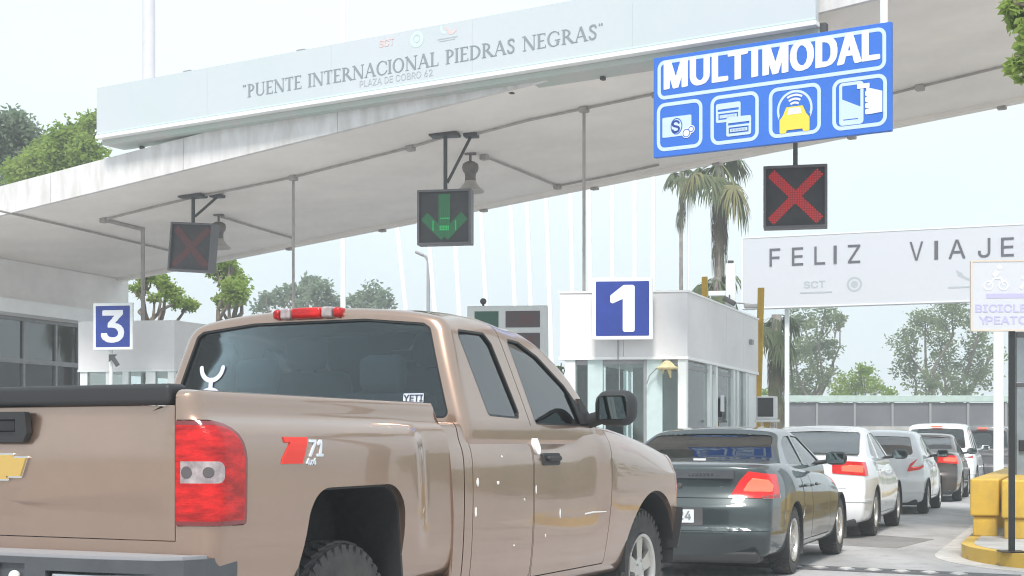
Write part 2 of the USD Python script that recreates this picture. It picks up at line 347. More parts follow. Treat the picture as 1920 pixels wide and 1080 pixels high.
# ------------------------------------------------------------------ lofted bodies
def chaikin(p, it=2):
    for _ in range(it):
        q = [p[0]]
        for a, b in zip(p[:-1], p[1:]):
            q += [a * 0.75 + b * 0.25, a * 0.25 + b * 0.75]
        q.append(p[-1])
        p = np.array(q)
    return p
def half_ring(pts, it=2):
    """half section (y >= 0) from bottom centre to top centre -> closed ring"""
    h = chaikin(np.asarray(pts, float), it)
    return np.vstack([h, (h * [-1, 1])[-2:0:-1]])
def loft(sec, xr, xf, xs, er=0.04, d=0.0, ncap=7):
    """closed body: sec(x) ring of (y, z) at station x; xr, xf(y, z) rear and front surface; er edge radius; d growth"""
    x0, x1 = xs[0], xs[-1]
    rings, pos = [], []
    def ring(s, shrink=0.0, f=1.0):
        r = sec(x0 + (x1 - x0) * s)
        c = np.array([0.0, (r[:, 1].min() + r[:, 1].max()) / 2])
        v = r - c
        L = np.linalg.norm(v, axis=1, keepdims=True)
        v = v * np.maximum(0.02, 1 + (d - shrink) / L) * f
        return c + v
    def put(r, x):
        rings.append(np.column_stack([x, r]))
    fs = np.linspace(0.12, 1, ncap)
    ph = np.radians([22.5, 45, 67.5, 90])
    for f in fs:
        r = ring(0, er, f); put(r, xr(r[:, 0], r[:, 1]) - d)
    for a in ph:
        r = ring(0, er * (1 - math.sin(a))); put(r, xr(r[:, 0], r[:, 1]) - d + er * (1 - math.cos(a)))
    for x in xs[1:-1]:
        s = (x - x0) / (x1 - x0)
        r = ring(s)
        a, b = xr(r[:, 0], r[:, 1]) - d + er, xf(r[:, 0], r[:, 1]) + d - er
        put(r, a + (b - a) * s)
    for a in ph[::-1]:
        r = ring(1, er * (1 - math.sin(a))); put(r, xf(r[:, 0], r[:, 1]) + d - er * (1 - math.cos(a)))
    for f in fs[::-1]:
        r = ring(1, er, f); put(r, xf(r[:, 0], r[:, 1]) + d)
    n, k = len(rings), len(rings[0])
    V = np.vstack(rings)
    idx = np.arange(n * k).reshape(n, k)
    a, b = idx[:-1], idx[1:]
    a2, b2 = np.roll(a, -1, 1), np.roll(b, -1, 1)
    Fc = np.vstack([np.column_stack([a.ravel(), b.ravel(), b2.ravel()]), np.column_stack([a.ravel(), b2.ravel(), a2.ravel()])])
    c0, c1 = len(V), len(V) + 1
    V = np.vstack([V, rings[0].mean(0), rings[-1].mean(0)])
    Fc = np.vstack([Fc, np.column_stack([np.full(k, c0), idx[0], np.roll(idx[0], -1)]), np.column_stack([np.full(k, c1), np.roll(idx[-1], -1), idx[-1]])])
    m = trimesh.Trimesh(V, Fc, process=False)
    if m.volume < 0: m.invert()
    return man(m)
def pch(pts):
    a = np.array(sorted(pts), float)
    f = PchipInterpolator(a[:, 0], a[:, 1], extrapolate=False)
    return lambda x: f(np.clip(x, a[0, 0], a[-1, 0]))
def big(m):
    """the largest pieces of a cut body, without crumbs"""
    return m
wheels_made = {}
def wheel(parent_thing, x, y, z, r, w, spokes, out, treads=36, rim_r=None, label=None):
    """one wheel as part 'wheel' with tyre and rim; out = -1 when its outer face looks to -y"""
    g = UsdGeom.Xform.Define(stage, path_of(parent_thing) + '/' + numbered(path_of(parent_thing), 'wheel'))
    g.AddTranslateOp().Set(Gf.Vec3d(x, y, z))
    g.AddRotateZOp().Set(0.0 if out < 0 else 180.0)
    g = g.GetPrim()
    key = (r, w, spokes, treads, rim_r)
    if key in wheels_made:
        g.GetReferences().AddInternalReference(wheels_made[key])
        return g
    wheels_made[key] = g.GetPath()
    rr = rim_r or r * 0.62
    h = w / 2
    prof = [(rr, -h + .02), (rr + .012, -h + .004), (rr + .03, -h), (rr + (r - rr) * .55, -h - .004), (r - .035, -h + .004), (r - .012, -h + .022), (r - .004, -h + .05), (r, 0), (r - .004, h - .05), (r - .012, h - .022), (r - .035, h - .004), (rr + .03, h), (rr, h - .02), (rr, -h + .02)]
    ty = lathe(prof, 44, 'y')
    bits = [ty]
    rng = random.Random(int(r * 1000 + spokes))
    for k in range(treads):
        a = 2 * math.pi * k / treads
        for q, yy in enumerate((-h + .05, -h + .115, h - .115, h - .05)):
            b = trimesh.creation.box([2 * math.pi * r / treads * .66, .05, .012])
            b.apply_transform(T.rotation_matrix(.35 if q % 2 else -.35, [0, 0, 1]))
            b.apply_translation([0, yy, r - .001])
            b.apply_transform(T.rotation_matrix(a + q * .05, [0, 1, 0]))
            bits.append(b)
        b = trimesh.creation.box([2 * math.pi * r / treads * .55, .012, .045])   # shoulder lugs
        b.apply_translation([0, -h + .006, r - .035])
        b.apply_transform(T.rotation_matrix(a, [0, 1, 0]))
        bits.append(b)
    obj('tyre', bits, M['rubber'], g, smooth=40)
    barrel = lathe([(rr - .002, -h + .012), (rr + .006, -h + .006), (rr + .004, -h - .002), (rr - .016, -h + .004), (rr - .03, -h + .05), (rr - .04, h - .03), (rr - .002, h - .03), (rr - .002, -h + .012)], 40, 'y')
    sp = []
    for k in range(spokes):
        a = 2 * math.pi * k / spokes
        p = Polygon([(-.034, .03), (.034, .03), (.058, rr - .02), (-.058, rr - .02)]) if spokes <= 6 else Polygon([(-.02, .03), (.02, .03), (.026, rr - .02), (-.026, rr - .02)])
        m = ext_y(p, -h + .022, -h + .055)
        m.apply_transform(T.rotation_matrix(a, [0, 1, 0]))
        sp.append(m)
    hub = lathe([(0, -h + .008), (.035, -h + .008), (.048, -h + .016), (.085, -h + .022), (.09, -h + .06), (0, -h + .06)], 24, 'y')
    nuts = [mv(cyl((0, -h + .008, 0), (0, -h + .03, 0), .009, n=6), (.062 * math.cos(a), 0, .062 * math.sin(a))) for a in np.arange(5) * 2 * math.pi / 5]
    obj('rim', [barrel, *sp, hub, *nuts], M['alloy'], g, smooth=35)
    disc = lathe([(0, -h + .09), (rr * .62, -h + .09), (rr * .62, -h + .105), (0, -h + .105)], 28, 'y')
    back = lathe([(0, -h + .13), (rr - .035, -h + .13), (rr - .035, -h + .14), (0, -h + .14)], 28, 'y')
    obj('brake_disc', [disc, back], M['hub_dark'], g, smooth=30)
    if label: g.SetCustomDataByKey('label', label)
    return g
def liner(poly, y0, y1):
    """dark inner arch: a shell of the wheel opening, open at the outer side y0, closed at y1 (y0 < y1 or y0 > y1)"""
    a, b = min(y0, y1), max(y0, y1)
    o, i = man(ext_y(poly.buffer(.004), a, b)), man(ext_y(poly.buffer(-.012), a - .02 if y0 < y1 else a + .015, b - .015 if y0 < y1 else b + .02))
    return o - i
def seat_shape(x, y, z0, ztop, w=.5, recline=-12, head=True):
    """backrest with headrest of a car seat, its back towards -x"""
    b = mv(rbx(-.07, .07, -w / 2, w / 2, 0, ztop - z0, .06, 12), (0, 0, 0), ry=recline)
    m = [mv(b, (x, y, z0))]
    if head:
        hx = x + (ztop - z0 + .11) * math.sin(math.radians(recline))
        m += [mv(rbx(-.05, .05, -.135, .135, -.10, .10, .05, 12), (hx, y, ztop + .10)), cyl((hx, y - .06, ztop - .06), (hx, y - .06, ztop + .05), .008, n=6), cyl((hx, y + .06, ztop - .06), (hx, y + .06, ztop + .05), .008, n=6)]
    return cat(*m)

# ------------------------------------------------------------------ generic car
def make_car(name, label, S, loc, rotz, group):
    t = thing(name, label, 'car', loc, rotz, group)
    w, ro, wb, fo, r = S['w'], S['ro'], S['wb'], S['fo'], S['r']
    xa, xb = -ro, wb + fo
    zt = pch([(xa, S['ztail'])] + S['top'] + [(xb, S['znose'])])
    wid = pch([(xa, w * S.get('tailw', .93)), (xa + .5, w * .985), (xa + 1.1, w), (wb * .6, w), (wb + .1, w * .99), (xb - .35, w * .94), (xb, w * .86)])
    def sec(x):
        z, W, zb = float(zt(x)), float(wid(x)), .20
        sh = z - zb
        return half_ring([(0, zb), (W * .8, zb), (W * .955, zb + .03), (W * .985, zb + .16), (W * .998, zb + sh * .38), (W, zb + sh * .58), (W * .985, zb + sh * .76), (W * .945, z - .085), (W * .90, z - .02), (W * .80, z), (W * .4, z + .012), (0, z + .016)])
    rp, fp = pch([(k, -ro + v) for k, v in S['rear']]), pch([(k, xb - v) for k, v in S['nose']])
    xr = lambda y, z: rp(z) + S.get('rround', .16) * (np.abs(y) / w) ** 3.2
    xf = lambda y, z: fp(z) - .40 * (np.abs(y) / w) ** 2.6
    xs = np.linspace(xa, xb, 72)
    body = loft(sec, xr, xf, xs, .035, 0, 18)
    arch = lambda x: Point(x, r * .98).buffer(r + .055, quad_segs=14)
    for x in (0, wb):
        for s in (-1, 1):
            body -= man(ext_y(arch(x), min(s * (w - .30), s * (w + .3)), max(s * (w - .30), s * (w + .3))))
    # greenhouse
    g = S['gh']
    zb, zr = g['zb'], g['zr']
    def gsec(x):
        u = (x - g['r1']) / (g['f1'] - g['r1'])
        top = zr - .05 * (2 * u - 1.05) ** 2 * (1 if u > .5 else g.get('fall', .6))
        wb_, wr = w * .90, w * .70
        return half_ring([(0, zb - .16), (wb_, zb - .16), (wb_ + .005, zb), (wb_ - .015, zb + .06), (wr + .045, top - .13), (wr + .005, top - .045), (wr - .07, top - .008), (wr * .5, top + .012), (0, top + .02)])
    grp, gfp = pch([(zb - .2, g['r0'] - .06), (zb, g['r0']), ((zb + zr) / 2, (g['r0'] + g['r1']) / 2 - .02), (zr - .05, g['r1'] - .03), (zr + .05, g['r1'] + .02)]), pch([(zb - .2, g['f0'] + .1), (zb, g['f0']), ((zb + zr) / 2, (g['f0'] + g['f1']) / 2 + .03), (zr - .05, g['f1'] + .03), (zr + .05, g['f1'] - .02)])
    gr = lambda y, z: grp(z) + .10 * (np.abs(y) / w) ** 2
    gf = lambda y, z: gfp(z) - .22 * (np.abs(y) / w) ** 2
    gx = np.linspace(g['r1'], g['f1'], 40)
    G = lambda d: loft(gsec, gr, gf, gx, .05, d)
    outer = G(0)
    shell = outer - G(-.045)
    side = [Polygon(p).buffer(-.03).buffer(.03) for p in g['side']]
    rear = Polygon(g['rear'])
    rear = unary_union([rear, affinity.scale(rear, -1, 1, origin=(0, 0))]).buffer(-.05).buffer(.05)
    front = Polygon([(0, zb + .02), (w * .84, zb + .02), (w * .66, zr - .075), (0, zr - .045)])
    front = unary_union([front, affinity.scale(front, -1, 1, origin=(0, 0))])
    midx = (g['r1'] + g['f1']) / 2
    cuts = [(ext_y(p, s * .25 if s > 0 else -1.3, 1.3 if s > 0 else s * .25), p, s) for p in side for s in (-1, 1)]
    rear_cut, front_cut = ext_x(rear, -ro - .3, g['r1'] + g.get('rd', .05)), ext_x(front, g['f1'] - .05, xb)
    for c, _, _ in cuts: shell -= man(c)
    shell -= man(rear_cut); shell -= man(front_cut)
    pane_shell = G(-.010) - G(-.016)
    paint = M[S['paint']]
    # doors cut out of the lower body
    doors = []
    for poly in S['doors']:
        P = Polygon(poly).buffer(-.04).buffer(.04)
        for s in (-1, 1):
            rng = (-1.3, -w * .72) if s < 0 else (w * .72, 1.3)
            doors.append((body ^ man(ext_y(P.buffer(-.004), *rng)), s, P))
            body -= man(ext_y(P.buffer(.004), *rng))
    if 'trunk_line' in S:
        for x0, x1, z0, z1, y1 in S['trunk_line']:
            body -= man(bx(x0, x1, -y1, y1, z0, z1))
    lens_body = loft(sec, xr, xf, xs, .035, .008, 18)
    lens_in = loft(sec, xr, xf, xs, .035, -.02, 18)
    lamps, glows = [], []
    lens_glow = loft(sec, xr, xf, xs, .035, .011, 18) - body
    for poly, depth, mat, nm in S['lamps']:
        for s in (-1, 1):
            p = Polygon([(s * a, b) for a, b in poly]).buffer(-.015).buffer(.015)
            pr = man(ext_x(p, -ro - .3, -ro + depth))
            lamps.append(((lens_body - lens_in) ^ pr, mat, nm))
            if mat == 'red_lit':
                q = affinity.scale(p, .52, .50)
                glows.append((lens_glow ^ man(ext_x(q.buffer(-.01).buffer(.012), -ro - .3, -ro + depth)), len(lamps) - 1))
            if mat in ('red_lit', 'red_lens', 'red_dark'):
                body -= man(ext_x(p.buffer(-.004), -ro - .3, -ro + depth - .02)) ^ (lens_body - loft(sec, xr, xf, xs, .035, -.015))
    obj('body', body, paint, t, smooth=32)
    roof = obj('roof', shell, paint, t, smooth=32)
    for d, s, P in doors:
        dd = obj('door', d, paint, t, smooth=32)
        cxs = P.bounds
        hx = cxs[0] + .12
        yy = s * (float(wid(hx)) * .985 + .006)
        obj('handle', rbx(hx, hx + .17, min(yy, yy + s * .035), max(yy, yy + s * .035), S['zh'], S['zh'] + .03, .012), M[S.get('handle', S['paint'])], dd, smooth=40)
    for c, p, s in cuts:
        obj('side_window', pane_shell ^ man(ext_y(p.buffer(.012), -1.3 if s < 0 else .25, -.25 if s < 0 else 1.3)), M['glass_car'], t, smooth=30)
    obj('rear_window', pane_shell ^ man(ext_x(rear.buffer(.012), -ro - .3, g['r1'] + g.get('rd', .05) + .02)), M[S.get('glass', 'glass_car')], t, smooth=30)
    obj('windscreen', pane_shell ^ man(ext_x(front.buffer(.012), g['f1'] - .07, xb)), M['glass_clear'], t, smooth=30)
    obj('paper', rbx(g['r0'] + .06, g['r0'] + .065, -.10, .02, zb + .04, zb + .11, .002), M['white'], t) if S['paint'] == 'paint_grey' else None
    obj('cabin_floor', (outer ^ man(bx(-2, 6, -2, 2, zb - .1, zb + .012))) ^ G(-.046), M['interior'], t)
    sx = g['f1'] - .45
    for y in (-.37, .37):
        obj('seat', seat_shape(sx, y, zb - .1, zb + .16, .48), M['seat'], t, smooth=40)
    obj('seat', [seat_shape(max(g['r0'] + .42, g['r1'] - .1), y, zb - .1, zb + .03, .55) for y in (-.38, .38)], M['seat'], t, smooth=40)
    obj('dashboard', rbx(g['f0'] - .5, g['f0'] - .2, -w * .8, w * .8, zb - .1, zb + .05, .05), M['interior'], t, smooth=40)
    lamp_prims = [obj(nm, m, M[mat], t, smooth=30) for m, mat, nm in lamps]
    for m, k in glows:
        obj('bulb_glow', m, M['red_glow'], lamp_prims[k], smooth=30)
    for s in (-1, 1):
        mx = g['f0'] - .55
        arm = cyl((mx, s * w * .87, zb + .05), (mx, s * (w + .04), zb + .07), .022)
        cup = mv(rbx(-.075, .075, -.11, .11, -.07, .07, .06, 12), (mx + .01, s * (w + .10), zb + .10))
        mm = obj('mirror', [arm, cup], M[S.get('mirror', 'plastic')], t, smooth=40)
        obj('mirror_glass', mv(rbx(-.004, .004, -.09, .09, -.055, .055, .003), (mx - .07, s * (w + .10), zb + .10)), M['mirror'], mm, smooth=40)
    for x in (0, wb):
        for s in (-1, 1):
            obj('wheel_arch', liner(arch(x), s * (w - .01), s * (w - .298)) ^ man(bx(-2, 6, -2, 2, .17, 2)), M['plastic'], t, smooth=30)
            wheel(t, x, s * (w - .03 - S.get('tw', .2) / 2), r, r, S.get('tw', .2), S.get('spokes', 7), s, 30)
    zbm = S['zbump']
    obj('bumper_trim', (loft(sec, xr, xf, xs, .035, .010, 18) - lens_in) ^ man(bx(-ro - .3, -ro + .55, -2, 2, zbm - .012, zbm + .012)) , M[S.get('trim', S['paint'])], t, smooth=30)
    obj('lower_valance', rbx(-ro + .1, -ro + .4, -w * .8, w * .8, .16, .27, .03), M['plastic'], t, smooth=30)
    obj('underbody', bx(-ro + .35, xb - .4, -w * .72, w * .72, .17, .24), M['hub_dark'], t)
    return t, (xr, zt)

# ------------------------------------------------------------------ tan pickup truck (x forward, origin under the rear axle)
def make_truck(loc, rotz):
    t = thing('pickup_truck', 'tan extended cab pickup truck in the foreground, chipped paint on its side', 'pickup truck', loc, rotz)
    P = M['paint_tan']
    xa, xb = -1.10, 4.52
    def sec(x):
        b = .022 * (1 - smooth01(.54, .68, x)) - .012 * smooth01(.58, .70, x)
        bed = np.array([(0, .56), (.80, .56), (.95, .585), (.982, .70), (1.0 + b, .88), (1.0 + b, 1.12), (.998 + b, 1.245), (.972 + .5 * b, 1.306), (.930, 1.337), (.928, 1.41), (.905, 1.437), (.6, 1.437), (0, 1.437)])
        if x < .966:
            return half_ring(bed)
        cab = np.array([(0, .40), (.80, .40), (.945, .425), (.98, .58), (.996, .85), (.996, 1.08), (.988, 1.185), (.962, 1.25), (.955, 1.285), (.945, 1.325), (.915, 1.345), (.6, 1.345), (0, 1.345)])
        f = np.clip((x - 2.9) / 1.6, 0, 1)
        zc, zf, c = 1.40 - .13 * f ** 1.5, 1.365 - .19 * f ** 1.8, .024 * smooth01(2.95, 3.3, x)
        hood = np.array([(0, .40), (.80, .40), (.945, .43), (.982, .60), (.998 + c, .84), (1.0 + c, 1.04), (.995 + c, zf - .15), (.965 + c * .5, zf - .055), (.93, zf - .012), (.85, zf), (.74, zf - .008), (.55, zc - .01), (0, zc)])
        a = smooth01(2.62, 2.98, x)
        return half_ring(cab * (1 - a) + hood * a)
    tgp = pch([(.5, .0), (.86, .010), (.985, .010), (1.0, .0), (1.18, .0), (1.20, .002), (1.36, .030), (1.45, .034)])
    xr = lambda y, z: xa + .035 * (np.abs(y)) ** 6 + tgp(z) * (1 - smooth01(.76, .83, np.abs(y)))
    nz = pch([(.4, xb - .10), (.62, xb), (.8, xb), (1.0, xb - .04), (1.2, xb - .10), (1.4, xb - .3)])
    xf = lambda y, z: nz(z) - .40 * np.abs(y) ** 3
    xs = np.concatenate([np.linspace(xa, .955, 48), [.965, .9675], np.linspace(.98, xb, 56)])
    L_made = {}
    def L(d):
        if d not in L_made: L_made[d] = loft(sec, xr, xf, xs, .055, d, 20)
        return L_made[d]
    body = L(0)
    rear_arch = Polygon([(-.52, .1), (-.50, .55), (-.425, 1.045), (.325, 1.05), (.385, .55), (.40, .1)]).buffer(-.16).buffer(.16, quad_segs=14).union(sbox(-.49, .1, .38, .5)).buffer(-.04).buffer(.04)
    front_arch = Point(3.63, .47).buffer(.455, quad_segs=16).union(sbox(3.63 - .455, .2, 3.63 + .455, .47))
    for p in (rear_arch, front_arch):
        for s in (-1, 1):
            body -= man(ext_y(p, min(s * .62, s * 1.2), max(s * .62, s * 1.2)))
    body -= man(bx(-1.025, .895, -.80, .80, .84, 1.7))
    bed, cab = body ^ man(bx(-3, .962, -2, 2, 0, 3)), body ^ man(bx(.972, 9, -2, 2, 0, 3))
    # tailgate
    def gate(e): return man(bx(-1.4, -1.015, -.853 + e, .853 - e, .86 + e, 1.6))
    tail = bed ^ gate(.004)
    bed -= gate(0)
    tail -= man(bx(-1.5, -.90, -.88, .88, 1.372, 1.6))
    # tail lamps
    lp = Polygon([(-1.3, .922), (-.892, .922), (-.885, .93), (-.880, 1.165), (-.885, 1.20), (-.897, 1.236), (-.917, 1.266), (-.946, 1.290), (-.982, 1.306), (-1.03, 1.314), (-1.3, 1.316)])
    shell_out, shell_in = L(.010), L(-.03)
    lamp_shell = shell_out - shell_in
    for s in (-1, 1):
        yr = (min(s * .858, s * 1.3), max(s * .858, s * 1.3))
        pr = man(ext_y(lp, *yr))
        bed -= man(ext_y(lp.buffer(.004), yr[0] - (.0 if s > 0 else 0), yr[1])) ^ (L(.05) - L(-.028))
        whole = lamp_shell ^ pr
        mid = man(ext_y(sbox(-1.3, 1.08, -1.02, 1.162).buffer(-.03).buffer(.03), min(s * .88, s * 1.3), max(s * .88, s * 1.3)))
        rim = whole - man(ext_y(lp.buffer(-.016), -2, 2))
        inner = whole ^ man(ext_y(lp.buffer(-.016), -2, 2))
        g = obj('tail_light', inner - mid, M['red_lens'], t, smooth=30)
        obj('reversing_lens', inner ^ mid, M['clear_lens'], g, smooth=30)
        obj('bezel', rim, M['red_dark'], g, smooth=30)
        for bx_, by_ in ((-1.10, .908), (-1.062, .988)):
            obj('bulb', (L(.0125) - L(.009)) ^ man(mv(trimesh.creation.icosphere(2, .024), (bx_, s * by_, 1.121))), M['bulb'], g, smooth=30)
    obj('bed', bed, P, t, smooth=28)
    tg = obj('tailgate', tail, P, t, smooth=28)
    obj('top_cap', rbx(xa - .008, -.99, -.838, .838, 1.376, 1.455, .02), M['plastic'], tg, smooth=40)
    bez = Polygon([(-.125, 1.235), (.125, 1.235), (.145, 1.27), (.135, 1.355), (-.135, 1.355), (-.145, 1.27)]).buffer(-.015).buffer(.015)
    hd = obj('tailgate_handle', (man(ext_x(bez, xa - .02, xa + .01)) - man(bx(-1.3, xa - .006, -.085, .085, 1.262, 1.325))), M['plastic'], tg, smooth=30)
    obj('latch', rbx(xa - .012, xa + .02, -.075, .075, 1.275, 1.328, .01), M['black'], hd, smooth=40)
    bt = Polygon([(-.105, 1.10), (-.032, 1.10), (-.036, 1.088), (.060, 1.088), (.064, 1.10), (.135, 1.10), (.105, 1.172), (.032, 1.172), (.036, 1.184), (-.060, 1.184), (-.064, 1.172), (-.135, 1.172)])
    obj('emblem', ext_x(bt, xa - .016, xa + .012), M['gold'], tg)
    obj('emblem_edge', man(ext_x(bt.buffer(.007), xa - .010, xa + .012)) - man(ext_x(bt, xa - .05, xa + .05)), M['chrome'], tg)
    # bumper
    out = [(-.90, -1.0), (-1.09, -.995), (-1.18, -.965), (-1.245, -.89), (-1.28, -.62), (-1.29, -.3), (-1.29, .3), (-1.28, .62), (-1.245, .89), (-1.18, .965), (-1.09, .995), (-.90, 1.0), (-.90, .97), (-1.07, .91), (-1.07, -.91), (-.90, -.97)]
    bp = Polygon(out).buffer(-.004).buffer(.004)
    bm = man(mv(ext(bp, .26), (0, 0, .54)))
    for y0, y1 in ((-.90, -.40), (.40, .90)):
        bm -= man(bx(-1.5, -1.245, y0, y1, .50, .752))
    bm -= man(bx(-1.5, -1.27, -.30, .30, .56, .775))
    bu = obj('rear_bumper', bm, M['bumper_dark'], t, smooth=30)
    for y0, y1 in ((-.885, -.41), (.41, .885)):
        obj('bumper_face', rbx(-1.272, -1.235, y0, y1, .50, .745, .012), M['bumper_steel'], bu, smooth=40)
    obj('step_pad', mv(ext(bp.buffer(-.018), .012), (0, 0, .80)), M['case'], bu, smooth=30)
    pl = obj('licence_plate', rbx(-1.287, -1.275, -.155, .155, .60, .77, .004), M['plate_green'], bu, smooth=40)
    obj('plate_marks', [bx(-1.2905, -1.286, y, y + .014, .64, .72) for y in (-.12, -.085, -.055, -.02, .015, .05, .085)], M['letter_dark'], pl)
    for y in (-.245, .245):
        obj('plate_lamp', mv(trimesh.creation.icosphere(2, .022), (-1.285, y, .725)), M['white'], bu, smooth=True)
    # cab
    doors = []
    for x0, x1 in ((1.06, 1.78), (1.794, 2.86)):
        for s in (-1, 1):
            p = sbox(x0, .50, x1, 1.5).buffer(-.03).buffer(.03)
            rng = (-1.3, -.72) if s < 0 else (.72, 1.3)
            doors.append((cab ^ man(ext_y(p.buffer(-.003), *rng)), s, x0, x1))
            cab -= man(ext_y(p.buffer(.003), *rng))
    for s in (-1, 1):          # fender to hood gap
        cab -= man(bx(2.9, 4.6, min(s * .765, s * .772), max(s * .765, s * .772), 1.1, 1.5))
    obj('cab', cab, P, t, smooth=28)
    dm = []
    for m, s, x0, x1 in doors:
        d = obj('door', m, P, t, smooth=28)
        dm.append((d, s, x0))
        if x0 > 1.5:
            y0 = s * .992
            yy = lambda a, b: (min(s * a, s * b), max(s * a, s * b))
            obj('handle', [rbx(1.93, 2.10, *yy(.985, 1.030), 1.135, 1.165, .014), rbx(1.90, 2.13, *yy(.980, 1.004), 1.11, 1.18, .02)], M['plastic'], d, smooth=40)
    # cabin shell
    def gsec(x):
        u = np.clip((x - 1.0) / 1.05, 0, 1)
        k = -.018 * (1 - smooth01(0, .35, u)) - .035 * smooth01(.5, 1, u)
        return half_ring([(0, 1.15), (.965, 1.15), (.976, 1.32), (.958, 1.39), (.846, 1.77 + k), (.815, 1.865 + k), (.745, 1.918 + k), (.4, 1.962 + k), (0, 1.975 + k)])
    grp = pch([(1.1, .972), (1.33, .985), (1.6, 1.02), (1.88, 1.07), (1.93, 1.075), (2.05, 1.08)])
    gfp = pch([(1.1, 3.10), (1.33, 2.99), (1.52, 2.84), (1.66, 2.66), (1.78, 2.42), (1.86, 2.22), (1.95, 2.10), (2.05, 2.05)])
    gr, gf = (lambda y, z: grp(z) + .035 * np.abs(y) ** 2), (lambda y, z: gfp(z) - .26 * np.abs(y) ** 2.2)
    gx = np.linspace(1.0, 2.10, 44)
    G_made = {}
    def G(d):
        if d not in G_made: G_made[d] = loft(gsec, gr, gf, gx, .055, d)
        return G_made[d]
    outer = G(0)
    shell = outer - G(-.05)
    q = Polygon([(1.195, 1.825), (1.50, 1.825), (1.565, 1.77), (1.69, 1.365), (1.30, 1.375)]).buffer(-.035).buffer(.035)
    fr = Polygon([(1.765, 1.812), (1.93, 1.805), (2.14, 1.735), (2.41, 1.575), (2.66, 1.338), (1.86, 1.338)]).buffer(-.03).buffer(.03)
    rw = Polygon([(-.885, 1.36), (.885, 1.36), (.740, 1.825), (.70, 1.852), (.35, 1.885), (-.35, 1.885), (-.70, 1.852), (-.740, 1.825)]).buffer(-.03).buffer(.03)
    ws = Polygon([(-.84, 1.37), (.84, 1.37), (.69, 1.86), (0, 1.90), (-.69, 1.86)])
    for p in (q, fr):
        for s in (-1, 1):
            shell -= man(ext_y(p, min(s * .3, s * 1.3), max(s * .3, s * 1.3)))
    shell -= man(ext_x(rw, .7, 1.2)); shell -= man(ext_x(ws, 1.93, 3.4))
    slit = Polygon([(1.786, 1.33), (1.793, 1.33), (1.665, 1.88), (1.658, 1.88)])
    for s in (-1, 1):
        shell -= man(ext_y(slit, min(s * .3, s * 1.3), max(s * .3, s * 1.3))) ^ (G(.02) - G(-.012))
    notch = man(bx(.9, 1.09, .775, .783, 1.85, 2.1)) + man(bx(.9, 1.09, -.783, -.775, 1.85, 2.1))
    shell -= notch
    roof = obj('roof', shell, P, t, smooth=28)
    ps = G(-.014) - G(-.019)
    seal = G(-.002) - G(-.03)
    for p in (q, fr):
        for s in (-1, 1):
            rng = (min(s * .3, s * 1.3), max(s * .3, s * 1.3))
            w = obj('side_window', ps ^ man(ext_y(p.buffer(.012), *rng)), M['glass_tint'], t, smooth=30)
            obj('window_seal', seal ^ man(ext_y(p.difference(p.buffer(-.012)).buffer(-.0008), *rng)), M['black'], w, smooth=30)
    w = obj('rear_window', ps ^ man(ext_x(rw.buffer(.012), .7, 1.21)), M['glass_rear'], t, smooth=30)
    obj('window_seal', seal ^ man(ext_x(rw.difference(rw.buffer(-.012)).buffer(-.0008), .7, 1.21)), M['black'], w, smooth=30)
    # decals on the rear glass
    dec = G(.004 - .014) - G(-.0125)
    arc = lambda c, r, a0, a1: LineString([(c[0] + r * math.cos(math.radians(a)), c[1] + r * math.sin(math.radians(a))) for a in np.linspace(a0, a1, 16)])
    sym = unary_union([arc((.615, 1.655), .075, 185, 355).buffer(.013), LineString([(.615, 1.58), (.615, 1.53)]).buffer(.014), arc((.615, 1.445), .085, 0, 180).buffer(.011)])
    obj('decal', dec ^ man(ext_x(sym, .7, 1.2)), M['decal_lilac'], w)
    tx = meshkit.text_mesh('YETI', .034, .5, True)
    tx.apply_transform(np.array([[0, 0, 1, .7], [-1, 0, 0, -.615], [0, 1, 0, 1.447], [0, 0, 0, 1.0]]))
    lt = man(tx)
    obj('decal', (G(-.010) - G(-.0125)) ^ man(ext_x(rrect(-.728, 1.440, -.612, 1.488, .006), .7, 1.2)), M['decal_lilac'], w)
    obj('decal_lettering', (G(-.0065) - G(-.010)) ^ lt, M['decal_edge'], w)
    obj('windscreen', ps ^ man(ext_x(ws.buffer(.012), 1.91, 3.4)), M['glass_clear'], t, smooth=30)
    # third brake light on the roof edge
    def chm(y0, y1, e=0): return rbx(1.040 - e, 1.13, y0, y1, 1.897 + e, 1.958 - e, .018)
    c = obj('brake_light', [chm(-.095, .095, .002)], M['red_lens'], t, smooth=40)
    for y0, y1 in ((-.163, -.098), (.098, .163)):
        obj('cargo_lens', rbx(1.041, 1.13, y0, y1, 1.898, 1.956, .012), M['clear_lens'], c, smooth=40)
    for y0, y1 in ((-.215, -.166), (.166, .215)):
        obj('end_lens', rbx(1.043, 1.13, y0, y1, 1.899, 1.952, .018), M['red_lens'], c, smooth=40)
    # inside
    obj('cabin_floor', (outer ^ man(bx(.9, 3.1, -2, 2, 1.2, 1.335))) ^ G(-.051), M['interior'], t)
    for y in (-.43, .43):
        obj('seat', seat_shape(1.80, y, 1.2, 1.66, .54, -10), M['seat'], t, smooth=40)
    obj('seat', [seat_shape(1.22, y, 1.2, 1.50, .60, -6) for y in (-.40, .40)], M['seat'], t, smooth=40)
    obj('dashboard', rbx(2.40, 2.82, -.84, .84, 1.2, 1.40, .06), M['interior'], t, smooth=40)
    wheel_ring = trimesh.creation.torus(.185, .017, major_sections=28, minor_sections=8)
    obj('steering_wheel', [mv(wheel_ring, (2.28, .42, 1.38), ry=-68), mv(rbx(-.03, .03, -.17, .17, -.03, .03, .02), (2.29, .42, 1.38), ry=20)], M['interior'], t, smooth=40)
